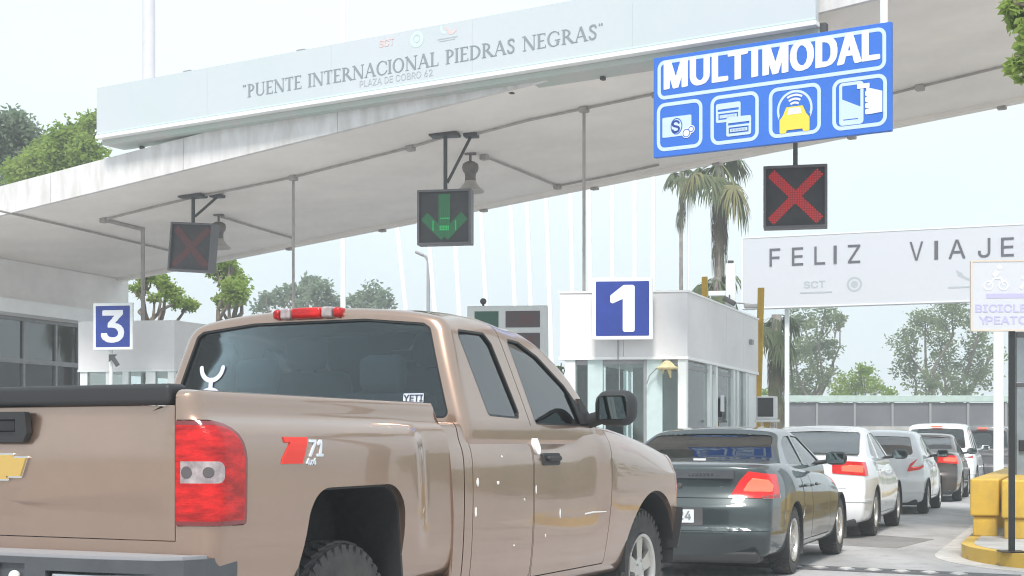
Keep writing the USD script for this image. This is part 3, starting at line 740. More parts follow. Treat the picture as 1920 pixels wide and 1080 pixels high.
    obj('rear_view_mirror', [mv(rbx(-.02, .02, -.12, .12, -.035, .035, .02), (2.12, 0, 1.76)), cyl((2.12, 0, 1.76), (2.22, 0, 1.84), .01)], M['black'], t, smooth=40)
    # door mirrors
    for s in (-1, 1):
        base = tm(m3.Manifold.batch_hull([man(bx(2.52, 2.74, min(s * .93, s * .965), max(s * .93, s * .965), 1.33, 1.345)), man(bx(2.53, 2.56, min(s * .90, s * .94), max(s * .90, s * .94), 1.33, 1.50)), ]))
        arm = cyl((2.64, s * .95, 1.365), (2.62, s * 1.08, 1.40), .045, .04)
        cup = man(mv(rbx(-.085, .085, -.125, .125, -.105, .105, .075, 16), (2.62, s * 1.145, 1.445))) - man(mv(rbx(-.05, .05, -.092, .092, -.072, .072, .03, 12), (2.545, s * 1.145, 1.445)))
        mm = obj('mirror', [base, arm, cup], M['plastic'], t, smooth=40)
        obj('mirror_glass', mv(rbx(-.003, .003, -.088, .088, -.068, .068, .002), (2.572, s * 1.145, 1.445), rz=s * -4), M['mirror'], mm, smooth=40)
        tri = Polygon([(2.50, 1.35), (2.66, 1.35), (2.44, 1.53)])
        obj('mirror_sail', (G(.003) - G(-.008)) ^ man(ext_y(tri, min(s * .3, s * 1.3), max(s * .3, s * 1.3))), M['plastic'], mm)
    # wheels
    for p, x in ((rear_arch, -.04), (front_arch, 3.625)):
        for s in (-1, 1):
            obj('wheel_arch', liner(p, s * .985, s * .622) ^ man(bx(-3, 6, -2, 2, .42, 2)), M['plastic'], t, smooth=30)
            wheel(t, x, s * .80, .40, .40, .26, 5, s, 40, .235)
    obj('axle', man(cyl((-.04, -.66, .40), (-.04, .66, .40), .05)) + man(mv(trimesh.creation.icosphere(2, .15), (-.04, 0, .40))), M['hub_dark'], t, smooth=40)
    obj('frame_rail', [bx(-.95, 4.2, y - .04, y + .04, .44, .56) for y in (-.5, .5)], M['hub_dark'], t)
    for s in (-1, 1):
        pass
    # front end
    lens = (L(.006) - L(-.03))
    for s in (-1, 1):
        ys = sorted((s * .58, s * 1.3))
        obj('headlight', lens ^ man(bx(4.02, 5, ys[0], ys[1], .92, 1.16)), M['clear_lens'], t, smooth=30)
    obj('grille', lens ^ man(bx(4.0, 5, -.56, .56, .86, 1.20)), M['plastic'], t, smooth=30)
    obj('front_bumper', (L(.05) - L(-.03)) ^ man(bx(4.06, 5, -2, 2, .52, .80)), M['plastic'], t, smooth=30)
    # badge and paint chips, following the bed side
    skin = lambda d: (L(d) - L(-.004)) ^ man(bx(-3, 6, -2, -.7, 0, 3))
    z = Polygon([(-.585, 1.262), (-.405, 1.262), (-.415, 1.232), (-.47, 1.166), (-.425, 1.166), (-.43, 1.150), (-.60, 1.150), (-.59, 1.176), (-.53, 1.236), (-.58, 1.236)])
    z = Polygon([(-.622, 1.256), (-.45, 1.256), (-.50, 1.148), (-.645, 1.148), (-.637, 1.170), (-.580, 1.234), (-.617, 1.234)])
    b = obj('badge', skin(.005) ^ man(ext_y(z, -1.3, -.7)), M['decal_red'], t, label='red letter of the off-road badge on the bed side')
    def side_text(s, h, x, zz, bold, sh=.22):
        m = meshkit.text_mesh(s, h, .6, bold)
        m.apply_transform(np.array([[1, sh, 0, x], [0, 0, -1, -.7], [0, 1, 0, zz], [0, 0, 0, 1.0]]))
        return man(m)
    obj('badge_number', skin(.007) ^ side_text('71', .066, -.463, 1.178, True), M['decal_silver'], b)
    obj('badge_text', skin(.006) ^ side_text('4x4', .028, -.475, 1.142, True), M['decal_silver'], b)
    rng = random.Random(5)
    for cx, cz, a, h in ((1.11, 1.034, .011, .022), (1.341, 1.030, .014, .010), (1.09, .887, .010, .028), (2.139, .838, .008, .026), (1.66, .93, .007, .007), (1.40, 1.165, .006, .006), (1.95, .72, .005, .010), (1.55, .69, .006, .006), (1.81, .98, .004, .022)):
        pts = [(cx + a * math.cos(k) * rng.uniform(.7, 1.15), cz + h * math.sin(k) * rng.uniform(.7, 1.15)) for k in np.arange(9) * 2 * math.pi / 9]
        obj('paint_chip', skin(.003) ^ man(ext_y(Polygon(pts), -1.3, -.7)), M['chip'], t)
    obj('paint_chip', (L(.003) - L(-.004)) ^ man(ext_y(Polygon([(2.50, .815), (2.62, .82), (2.80, .818), (2.80, .823), (2.62, .828), (2.50, .822)]), -1.3, -.7)), M['chip'], t)
    obj('lock_cover', skin(.012) ^ man(ext_y(affinity.scale(Point(1.845, 1.235).buffer(1), .042, .062), -1.3, -.7)), M['white'], t, label='white oval on the door above the handle')
    obj('exhaust', cyl((-.6, -.72, .48), (-.95, -.86, .46), .035), M['steel'], t, smooth=40)
    return t
make_truck((-1.554, 6.837, 0), 90 - 25.87)

# ------------------------------------------------------------------ the queue of cars
def car_spot(t_along, w, off=0.0):
    """ground point under the rear axle's middle; the cars' right wheels stand on one line along the lane"""
    a = math.radians(-RL)
    p = np.array([2.6, 11.0 * KD]) + t_along * np.array([SL, CL * KD]) - (w - .04 + off) * np.array([math.cos(a), -math.sin(a)])
    return (p[0], p[1], 0.0)
GQ = None
sedan = dict(w=.895, ro=1.06, wb=2.74, fo=.98, r=.325, tw=.205, paint='paint_grey', ztail=1.035,
    top=[(-.9, 1.06), (-.35, 1.075), (.4, 1.03), (1.6, .98), (2.2, .96), (3.0, .88)], znose=.70,
    rear=[(.15, .14), (.27, .07), (.38, .0), (.435, -.02), (.455, -.015), (.49, .012), (.66, .018), (.70, .04), (.80, .092), (.86, .104), (.98, .10), (1.04, .115), (1.10, .16)],
    nose=[(.15, .10), (.3, .0), (.5, 0), (.7, .05), (.95, .3)], rround=.20,
    gh=dict(zb=.99, zr=1.405, r0=-.45, r1=.38, f1=1.45, f0=2.22, rd=.1,
            side=[[(.02, 1.05), (.30, 1.25), (.55, 1.31), (.82, 1.325), (.82, 1.03)], [(.88, 1.03), (.88, 1.325), (1.35, 1.31), (1.62, 1.18), (1.86, 1.02)]],
            rear=[(0, 1.05), (.72, 1.05), (.58, 1.32), (0, 1.34)]),
    doors=[[(.22, .30), (.40, .62), (.34, 1.03), (.86, 1.03), (.86, .30)], [(.87, .30), (.87, 1.03), (1.93, 1.02), (1.96, .30)]],
    trunk_line=[(-1.3, -.6, .745, .751, .62)], zh=.82, zbump=.47, mirror='plastic', spokes=7, trim='paint_grey',
    lamps=[([(.46, .755), (.93, .745), (.93, .86), (.87, .955), (.62, .99), (.54, .90)], .42, 'red_lit', 'tail_light'),
           ([(.74, .745), (.94, .745), (.94, .785), (.74, .775)], .44, 'clear_lens', 'reversing_lens')])
t_grey, (sxr, szt) = make_car('sedan', 'dark grey-green sedan directly ahead of the tan pickup truck', sedan, car_spot(0, .895, -.09), 90 + RL - .5, GQ)
# boot lid trim of the grey sedan
rx = lambda y, z: float(sxr(np.array(y), np.array(z)))
def on_tail(t, name, poly_yz, mat, d0=-.012, d1=.004, parent=None, y_=0.0):
    b = poly_yz.bounds
    x = rx(0.0, (b[1] + b[3]) / 2)
    return obj(name, ext_x(poly_yz, x - .035 + d0, x + d1), M[mat], parent or t, smooth=30)
on_tail(t_grey, 'boot_strip', sbox(-.50, .925, .50, .995), 'bumper_dark', .026, .05)
on_tail(t_grey, 'reflector', Polygon([(.16, .935), (.50, .935), (.50, .99), (.20, .99)]), 'red_lens', .022, .05)
bl = on_tail(t_grey, 'boot_emblem', Point(0, .86).buffer(.022), 'chrome', .018, .05)
plt = on_tail(t_grey, 'licence_plate', rrect(-.155, .525, .155, .645, .008), 'plate', .026, .05)
on_tail(t_grey, 'plate_recess', rrect(-.235, .50, .235, .66, .02), 'paint_slate', .031, .05)
def plate_text(parent, s, h, x, y, z, mat='letter_dark'):
    m = meshkit.text_mesh(s, h, .004, True)
    m.apply_transform(np.array([[0, 0, -1, x], [-1, 0, 0, y], [0, 1, 0, z], [0, 0, 0, 1.0]]))
    return obj('lettering', m, M[mat], parent)
plate_text(plt, '7624', .075, rx(0, .585) - .010, .135, .555, 'steel')
for k, y in enumerate((-.10, -.13, -.165, -.20, -.235, -.27, -.305)):
    on_tail(t_grey, 'boot_letter', sbox(y - .009, .955, y + .009, .973), 'chrome', .016, .05)

cruze = dict(w=.895, ro=1.0, wb=2.685, fo=.91, r=.325, tw=.2, paint='paint_white', glass='glass_bright', ztail=1.07,
    top=[(-.85, 1.085), (-.3, 1.09), (.4, 1.03), (1.6, .97), (2.2, .99), (3.0, .90)], znose=.72,
    rear=[(.15, .12), (.27, .03), (.40, .0), (.55, .0), (.64, .035), (.78, .06), (.95, .055), (1.06, .04), (1.12, .10)],
    nose=[(.15, .10), (.3, .0), (.5, 0), (.7, .05), (.95, .25)], rround=.20,
    gh=dict(zb=1.0, zr=1.495, r0=-.54, r1=.60, f1=1.44, f0=2.28, rd=.1,
            side=[[(.10, 1.09), (.40, 1.26), (.62, 1.36), (.78, 1.40), (.78, 1.045)], [(.86, 1.045), (.86, 1.41), (1.3, 1.395), (1.62, 1.22), (1.90, 1.03)]],
            rear=[(0, 1.07), (.70, 1.07), (.58, 1.405), (0, 1.43)]),
    doors=[[(.22, .30), (.42, .62), (.36, 1.03), (.82, 1.03), (.82, .30)], [(.83, .30), (.83, 1.03), (1.93, 1.03), (1.96, .30)]],
    trunk_line=[(-1.3, -.6, .660, .666, .60)], zh=.86, zbump=.50, mirror='plastic', spokes=5,
    lamps=[([(.42, .86), (.92, .82), (.92, 1.0), (.62, 1.02), (.42, .99)], .36, 'red_lit', 'tail_light')])
t_cr, _ = make_car('sedan', 'white sedan with lit tail lights, second in the queue, ahead of the dark grey-green sedan', cruze, car_spot(5.15, .895, -.07), 90 + RL, GQ)
hatch = dict(w=.87, ro=.62, wb=2.50, fo=.80, r=.30, tw=.185, paint='paint_white', glass='glass_bright', ztail=1.02,
    top=[(-.4, 1.03), (.4, 1.0), (1.4, .98), (2.0, 1.0), (2.7, .90)], znose=.70,
    rear=[(.15, .10), (.27, .02), (.40, .0), (.60, .0), (.68, .05), (.85, .06), (1.06, .09)],
    nose=[(.15, .10), (.3, .0), (.5, 0), (.7, .05), (.95, .25)], rround=.24,
    gh=dict(zb=.98, zr=1.50, r0=-.50, r1=-.14, f1=1.15, f0=2.02, rd=.1,
            side=[[(.0, 1.16), (.2, 1.33), (.66, 1.40), (.66, 1.03)], [(.74, 1.02), (.74, 1.40), (1.12, 1.38), (1.45, 1.22), (1.72, 1.0)]],
            rear=[(0, 1.06), (.62, 1.06), (.54, 1.38), (0, 1.40)]),
    doors=[[(.18, .30), (.36, .58), (.30, 1.0), (.69, 1.0), (.69, .30)], [(.70, .30), (.70, 1.0), (1.76, 1.0), (1.78, .30)]],
    zh=.84, zbump=.40, mirror='plastic', spokes=7, handle='paint_white',
    lamps=[([(.52, .76), (.74, .80), (.89, .92), (.89, 1.02), (.68, .98), (.57, .90)], .30, 'red_lit', 'tail_light')])
t_ha, _ = make_car('hatchback', 'small silver-white hatchback, third in the queue, ahead of the white sedan', hatch, car_spot(10.9, .87, -.12), 90 + RL, GQ)
dark = dict(cruze); dark.update(paint='paint_dark', handle='paint_dark')
t_dk, _ = make_car('sedan', 'dark brown sedan half hidden ahead of the silver-white hatchback', dark, car_spot(16.2, .895, -.25), 90 + RL + .6, GQ)
suv = dict(w=.96, ro=.78, wb=2.66, fo=.86, r=.35, tw=.22, paint='paint_white', ztail=1.12,
    top=[(-.5, 1.12), (.4, 1.10), (1.4, 1.07), (2.1, 1.08), (2.8, 1.03)], znose=.85,
    rear=[(.15, .14), (.30, .05), (.42, .0), (.62, .0), (.68, .05), (.9, .06), (1.15, .08)],
    nose=[(.15, .10), (.3, .0), (.6, 0), (.85, .03), (1.05, .2)], rround=.16,
    gh=dict(zb=1.07, zr=1.80, r0=-.70, r1=-.52, f1=1.25, f0=1.98, rd=.12,
            side=[[(-.45, 1.13), (-.36, 1.62), (-.02, 1.65), (-.02, 1.13)], [(.06, 1.12), (.06, 1.66), (.68, 1.67), (.68, 1.12)], [(.76, 1.12), (.76, 1.67), (1.2, 1.64), (1.45, 1.4), (1.72, 1.10)]],
            rear=[(0, 1.16), (.70, 1.16), (.64, 1.64), (0, 1.67)]),
    doors=[[(.06, .38), (.40, .70), (.36, 1.08), (.72, 1.08), (.72, .38)], [(.73, .38), (.73, 1.08), (1.76, 1.08), (1.78, .38)]],
    zh=.94, zbump=.52, mirror='paint_white', spokes=5,
    lamps=[([(.76, .92), (.98, .92), (.98, 1.24), (.85, 1.25)], .20, 'red_lit', 'tail_light')])
t_su, _ = make_car('sport_utility', 'white boxy sport utility vehicle near the head of the queue under the white overhead board', suv, car_spot(20.6, .96, -.25), 90 + RL, GQ)
obj('brake_light', rbx(-.70, -.60, -.14, .14, 1.70, 1.735, .01), M['red_glow'], t_su, smooth=40)
suv2 = dict(suv); suv2.update(paint='paint_slate', mirror='plastic', handle='paint_slate')
t_s2, _ = make_car('sport_utility', 'dark slate sport utility vehicle at the head of the queue, partly behind the yellow barrier', suv2, car_spot(25.0, .96, -1.05), 90 + RL, GQ)
obj('brake_light', rbx(-.70, -.60, -.14, .14, 1.70, 1.74, .01), M['red_glow'], t_s2, smooth=40)
obj('brake_light', rbx(.02, .08, -.10, .10, 1.065, 1.09, .01), M['red_glow'], t_cr, smooth=40)

# ------------------------------------------------------------------ ground, road, islands
def qp(b4, t4):
    """block between a bottom and a top quad"""
    v = np.array(list(b4) + list(t4), float)
    f = [[0, 2, 1], [0, 3, 2], [4, 5, 6], [4, 6, 7]] + [t for i in range(4) for t in ([i, (i + 1) % 4, 4 + (i + 1) % 4], [i, 4 + (i + 1) % 4, 4 + i])]
    m = trimesh.Trimesh(v, f, process=False)
    if m.volume < 0: m.invert()
    return m
def lblock(u0, u1, v0, v1, z0, z1):
    """block over a parallelogram of the lane grid; z0, z1 numbers or functions of u"""
    q = [(u0, v0), (u1, v0), (u1, v1), (u0, v1)]
    h = lambda z, u: z(u) if callable(z) else z
    return qp([lane(u, v, h(z0, u)) for u, v in q], [lane(u, v, h(z1, u)) for u, v in q])
def lpoly(poly, z0, z1):
    m = ext(poly, z1 - z0)
    v = np.array(m.vertices)
    m.vertices = np.column_stack([CL * v[:, 0] + SL * v[:, 1], KD * (-SL * v[:, 0] + CL * v[:, 1]), v[:, 2] + z0])
    if m.volume < 0: m.invert()
    return m
def sheet(x0, x1, y0, y1, z):
    return trimesh.Trimesh([[x0, y0, z], [x1, y0, z], [x1, y1, z], [x0, y1, z]], [[0, 1, 2], [0, 2, 3]], process=False)
struct('ground', sheet(-900, 900, -300, 1500, -.01), M['dirt'])
struct('road', lpoly(sbox(-26, -12, 14, 62), -.006, 0), M['road'])
isl = unary_union([Point(.42, 13.75).buffer(1.55, quad_segs=16), sbox(-1.13, 13.75, 1.97, 60)])
struct('pavement', lpoly(isl.buffer(-.13), -.05, .15), M['island'])
KM = usdkit.material(stage, '/World/Looks/kerb_scuffed', {
    'g': ('geometry', {}), 'n': ('noise_texture', {'scale': 2.2, 'detail': 6.0}), 'r': ('rgb_ramp', {'ramp': [(0, (.05, .045, .04)), (.36, (.16, .12, .07)), (.42, (.60, .39, .06)), (1, (.66, .43, .07))]}),
    'p': ('principled_bsdf', {'roughness': .6})}, [('g.position', 'n.vector'), ('n.fac', 'r.fac'), ('r.color', 'p.base_color')], surface='p.BSDF')
struct('kerb', lpoly(isl.difference(isl.buffer(-.13)), -.05, .146), KM)
struct('gutter', lpoly(isl.buffer(.28).difference(isl.buffer(.0)), -.004, .004), M['gutter'])
struct('drain_strip', lpoly(sbox(-9, 11.46, -.45, 11.86), -.004, .0045), M['patch'])
struct('lane_patch', lpoly(Polygon([(-3.2, 14.6), (-1.9, 14.3), (-1.65, 15.9), (-2.6, 16.4)]), -.004, .004), look('road_stain', (.225, .215, .21), .85, var=.12, scale=2))
stud0 = None
for i in range(7):
    u = -2.55 + .26 * i
    p = lane(u, 11.66)
    if stud0 is None:
        stud0 = thing('road_stud', 'white raised road stud in the dark strip across the lane', 'road stud', (*p[:2], .004), RC, 'road studs in the strip across the lane')
        obj('dome', lathe([(0, .0), (.075, 0), (.070, .008), (.05, .016), (.02, .02), (0, .021)], 20), M['island'], stud0, smooth=50)
        obj('base_ring', lathe([(.074, 0), (.092, 0), (.088, .008), (.074, .010), (.074, 0)], 20), M['steel'], stud0, smooth=50)
    else:
        copy_of(stud0, 'white raised road stud in the dark strip across the lane', (*p[:2], .004), RC)

# ------------------------------------------------------------------ canopy
SOF = lambda u: SOF0 + SOFR * u
can = thing('toll_canopy', 'long white concrete toll plaza canopy rising to the right, with a stained front edge', 'canopy')
slab = lblock(-25, 2.6, 14.52, 20.1, SOF, lambda u: SOF(u) + .48)
obj('slab', slab, M['conc'], can)
for i in range(9):      # the front edge was cast in lengths
    u0, u1 = -25 + 3 * i, -25 + 3 * (i + 1) - .008
    obj('edge_panel', lblock(u0, u1, 14.45, 14.52, lambda u: SOF(u) - .02, lambda u: SOF(u) + .50), M['conc_edge'], can)
obj('rear_lip', lblock(-20, 2.6, 20.0, 20.16, lambda u: SOF(u) - .07, lambda u: SOF(u) + .2), M['conc'], can)
pipes = [[(195, 409), (270, 390), (355, 369), (450, 350), (550, 329), (660, 301), (770, 273), (832, 254)], [(885, 250), (990, 222), (1095, 200), (1230, 172)], [(1560, 190), (1672, 172), (1725, 159), (1880, 121), (1990, 96)],
         [(-40, 383), (120, 420), (312, 466), (400, 487)], [(415, 404), (480, 424), (552, 445)], [(908, 290), (975, 317), (1045, 346)], [(1045, 346), (1150, 325), (1235, 306)]]
def below(p, d=.03): return p - np.array([0, 0, d])
for k in pipes:
    obj('conduit', tube([below(on_soffit(*q)) for q in k], .02), M['pipe'], can, smooth=40)
for q in [(195, 409), (550, 329), (770, 273), (1095, 200), (1725, 159), (908, 290), (1045, 346), (1232, 173)]:
    p = on_soffit(*q)
    obj('junction_box', mv(rbx(-.065, .065, -.065, .065, -.09, 0, .02), p, RC), M['pipe'], can, smooth=40)
for (px, py, pb_, wd) in ((550, 329, 700, .024), (1095, 200, 552, .024)):
    p = on_soffit(px, py)
    D = p[1] / KD
    b = at(px, pb_, D)
    obj('drop_pipe', tube([p, (p[0], p[1], p[2] - .16), b], wd), M['pipe'], can, smooth=40)
p, q2 = on_soffit(195, 409), on_soffit(268, 427)
obj('drop_pipe', tube([below(p), below(q2), (q2[0], q2[1], 2.0)], .04), M['pipe'], can, smooth=40)
for u in np.arange(-17.5, 2, 2.35):      # drip brackets under the rear lip
    p = lane(u, 20.1, SOF(u) - .07)
    obj('bracket', mv(rbx(-.07, .07, -.06, .06, -.05, .0, .015), p, RC), M['pipe'], can, smooth=40)

# office under the low end of the canopy
off = thing('toll_office', 'white office wall with dark windows under the low left end of the canopy', 'office')
UW = -20.0
obj('wall', [lblock(UW - .4, UW, 13.0, 20.35, 3.95, SOF(UW) - .01), lblock(UW - .4, UW, 18.95, 20.35, 0, 3.949), lblock(UW - .4, UW, 13.0, 18.949, 0, 1.95)], M['wall'], off)
obj('eyebrow', lblock(UW + .003, UW + .42, 12.9, 19.05, 3.96, 4.24), M['white'], off)
for i in range(6):
    v1 = 18.9 - .0 if i == 0 else 18.28 - .86 * (i - 1)
    v0 = 18.28 - .86 * i
    w = group_part('window', off)
    obj('frame', [lblock(UW - .12, UW - .03, v1 - .05, v1 + .0, 1.96, 3.94), lblock(UW - .12, UW - .03, v0 + .0, v1 - .051, 3.87, 3.94), lblock(UW - .12, UW - .03, v0, v1 - .051, 2.97, 3.07), lblock(UW - .12, UW - .03, v0, v1 - .051, 1.96, 2.05)], M['steel'], w)
    obj('pane', lblock(UW - .085, UW - .075, v0 + .002, v1 - .052, 3.072, 3.868), M['glass_tint'], w)
    obj('pane', lblock(UW - .085, UW - .075, v0 + .002, v1 - .052, 2.052, 2.968), M['glass_booth'], w)
    obj('blind', lblock(UW - .20, UW - .18, v0 + .01, v1 - .06, 2.052, 2.9), M['island'], w)
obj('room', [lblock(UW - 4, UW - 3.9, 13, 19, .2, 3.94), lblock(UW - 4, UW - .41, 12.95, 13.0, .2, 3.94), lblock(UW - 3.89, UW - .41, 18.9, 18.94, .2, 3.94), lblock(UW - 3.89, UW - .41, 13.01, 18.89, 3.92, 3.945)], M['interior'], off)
for v in (16.2, 17.9):
    obj('ceiling_lamp', lblock(UW - 1.6, UW - .75, v, v + .14, 3.83, 3.90), M['white'], off)

# big lettered banner on the canopy's front
GL = {}
def seg(a, b, w): return LineString([a, b]).buffer(w / 2, cap_style=2)
def ell(cx, cy, rx_, ry_): return affinity.scale(Point(cx, cy).buffer(1, quad_segs=10), rx_, ry_)
def serif(x, y, w=.30): return sbox(x - w / 2, y - .0 if y < .5 else y - .045, x + w / 2, y + .045 if y < .5 else y)
K_, N_ = .155, .06
stem = lambda x: unary_union([sbox(x - K_ / 2, 0, x + K_ / 2, 1), serif(x, 0), serif(x, 1)])
bowl = lambda x, y0, y1, w: ell(x, (y0 + y1) / 2, w, (y1 - y0) / 2).difference(ell(x, (y0 + y1) / 2, w - K_ * .95, (y1 - y0) / 2 - N_)).intersection(sbox(x, -1, x + 2, 2))
GL['I'] = (stem(.17), .34)
GL['P'] = (unary_union([stem(.17), bowl(.2, .42, 1, .42)]), .64)
GL['R'] = (unary_union([stem(.17), bowl(.2, .45, 1, .42), seg((.38, .48), (.78, .02), K_), serif(.80, 0, .2)]), .84)
GL['D'] = (unary_union([stem(.17), bowl(.22, 0, 1, .60)]), .86)
GL['E'] = (unary_union([stem(.17), sbox(.17, .945, .60, 1), sbox(.17, .48, .52, .535), sbox(.17, 0, .63, .055), seg((.59, .82), (.59, 1), .045), seg((.62, 0), (.62, .19), .045)]), .68)
GL['L'] = (unary_union([stem(.17), sbox(.17, 0, .62, .055), seg((.61, 0), (.61, .2), .045)]), .66)
GL['T'] = (unary_union([sbox(.36 - K_ / 2, 0, .36 + K_ / 2, 1), serif(.36, 0), sbox(.03, .945, .69, 1), seg((.05, .80), (.05, 1), .045), seg((.67, .80), (.67, 1), .045)]), .72)
GL['N'] = (unary_union([seg((.15, 0), (.15, 1), N_), seg((.12, 1), (.80, .0), K_), seg((.82, 0), (.82, 1), N_), serif(.15, 0, .24), serif(.82, 1, .24), serif(.08, 1, .2)]), .95)
GL['A'] = (unary_union([seg((.10, 0), (.43, 1), N_), seg((.42, 1), (.78, 0), K_), sbox(.2, .32, .66, .37), serif(.10, 0, .24), serif(.79, 0, .28)]), .90)
GL['U'] = (unary_union([seg((.19, .3), (.19, 1), K_), seg((.75, .3), (.75, 1), N_), ell(.47, .32, .36, .33).difference(ell(.485, .32, .245, .27)).intersection(sbox(0, -1, 1, .34)), serif(.19, 1), serif(.75, 1, .24)]), .92)
O_ = ell(.47, .5, .45, .52).difference(ell(.47, .5, .30, .46))
GL['O'] = (O_, .95)
C_ = ell(.47, .5, .45, .52).difference(ell(.50, .5, .34, .46)).difference(sbox(.62, .28, 1.2, .74))
GL['C'] = (unary_union([C_, seg((.80, .70), (.80, .93), .05)]), .86)
GL['G'] = (unary_union([C_, sbox(.66, .05, .66 + K_, .42), serif(.73, .42 + .5, .01), sbox(.56, .38, .92, .425), seg((.80, .72), (.80, .93), .05)]), .95)
S_ = LineString([(.50, .80), (.44, .93), (.28, .96), (.13, .88), (.12, .72), (.24, .58), (.40, .46), (.49, .32), (.46, .13), (.31, .04), (.15, .07), (.08, .22)]).buffer(.06)
GL['S'] = (S_, .60)
GL['"'] = (unary_union([ell(.10, .92, .055, .09), ell(.26, .92, .055, .09)]), .40)
GL[' '] = (None, .42)
def serif_line(s, h, width):
    parts, x = [], 0.0
    for c in s:
        g, w = GL[c]
        if g is not None: parts.append((c, x))
        x += w + .05
    k = width / x
    return [affinity.scale(affinity.translate(GL[c][0], p, 0), k, h, origin=(0, 0)) for c, p in parts]
o = lane(-14.66, 14.2)
WB = 11.83 * UC
ban = thing('banner', 'long pale banner lettered with the bridge name along the canopy front', 'banner', (o[0], o[1], 6.36), RC)
for i in range(5):
    obj('panel', bx(i * WB / 5 + .001, (i + 1) * WB / 5 - .001, .0, .10, .035, .83), M['banner'], ban)
obj('lower_rail', rbx(-.01, WB + .01, -.025, .12, -.02, .034, .008), M['white'], ban, smooth=40)
obj('underside', bx(0, WB, .121, .62, -.10, .0), M['banner_green'], ban)
obj('green_line', bx(0.0, WB, -.004, 0, .055, .075), M['letter_teal'], ban)
for i, x in enumerate(np.linspace(.5, WB - .3, 9)):
    obj('bracket', rbx(x - .03, x + .03, .50, .58, -.15, -.101, .01), M['dark_steel'], ban, smooth=40)
for x in (1.95, 4.3):
    obj('top_clip', rbx(x, x + .16, .02, .08, .832, .86, .01), M['steel'], ban, smooth=40)
for g in serif_line('"PUENTE INTERNACIONAL PIEDRAS NEGRAS"', .20, 6.37):
    obj('letter', face_y(affinity.translate(g, 3.24, .255), 0.0, .006), M['letter'], ban)
obj('small_lettering', text_poly_mesh('PLAZA DE COBRO 62', .095, -.001, 5.52, .125, False, 1.0, .004), M['letter_faint'], ban)
obj('logo_letters', text_poly_mesh('SCT', .10, -.001, 5.88, .66, True, 1.0, .004), M['letter_pink'], ban)
obj('seal', face_y(ringp(Point(6.56, .68).buffer(.115), .05).union(Point(6.56, .68).buffer(.04)), -.0005), M['letter_teal'], ban)
obj('emblem', face_y(unary_union([LineString([(6.98, .79), (7.0, .72), (7.05, .70)]).buffer(.016), ]), -.0005), M['letter_teal'], ban)
obj('emblem', face_y(LineString([(7.08, .76), (7.13, .69), (7.17, .68), (7.23, .715)]).buffer(.018), -.0005), M['letter_pink'], ban)
obj('emblem_lines', face_y(unary_union([sbox(6.92, .615, 7.26, .630), sbox(6.95, .585, 7.22, .597)]), -.0005), M['letter_faint'], ban)

# ------------------------------------------------------------------ hanging signs and signals
def mast(p_top, p_bot, r=.03): return cyl(p_top, p_bot, r)
c = at(1438, 174, 14.0)
mm_w, mm_h = 3.07, 1.27
mul = thing('overhead_sign', 'blue lettered sign with four payment symbols hanging over the right lane', 'sign', (c[0], c[1], c[2]), RC)
hw, hh = mm_w / 2, mm_h / 2
obj('board', rbx(-hw, hw, 0, .07, -hh, hh, .008), M['sign_blue'], mul, smooth=40)
obj('border', face_y(ringp(rrect(-hw + .06, .09, hw - .06, hh - .05, .10), .045), 0), M['sign_pale'], mul)
xcur = -hw + .13
lt = meshkit.text_mesh('MULTIMODAL', .335, .005, True)
fullw = lt.bounds[1][0]
widths = []
for i, chx in enumerate('MULTIMODAL'):
    widths.append(meshkit.text_mesh('MULTIMODAL'[:i + 1], .335, .005, True).bounds[1][0])
kx = (mm_w - .27) / fullw
prev = 0.0
for i, chx in enumerate('MULTIMODAL'):
    m = meshkit.text_mesh(chx, .335, .005, True)
    g = m.bounds[1][0]
    if chx == 'I':
        bb = m.bounds
        mid_ = (bb[0][0] + bb[1][0]) / 2
        m = bx(mid_ - .033, mid_ + .033, bb[0][1], bb[1][1], 0, .005)
    start = widths[i] - g
    # fatten the stroke
    m.apply_scale([kx * .97, 1, 1])
    m.apply_transform(np.array([[1, 0, 0, xcur + start * kx], [0, 0, -1, -.001], [0, 1, 0, .225], [0, 0, 0, 1.0]]))
    m2 = m.copy(); m2.apply_translation([.016, .0008, .003]); m3_ = m.copy(); m3_.apply_translation([-.016, .0016, -.003])
    obj('letter', [m, m2, m3_], M['sign_white'], mul)
cells = [(-hw + .05, -hw + .68), (-hw + .79, -hw + 1.43), (-hw + 1.56, -hw + 2.22), (-hw + 2.36, hw - .05)]
fys = lambda poly, y, t=.003: face_y(affinity.scale(poly, .82, .84, origin=(cx, cz)), y, t)
zb0, zb1 = -hh + .07, .045
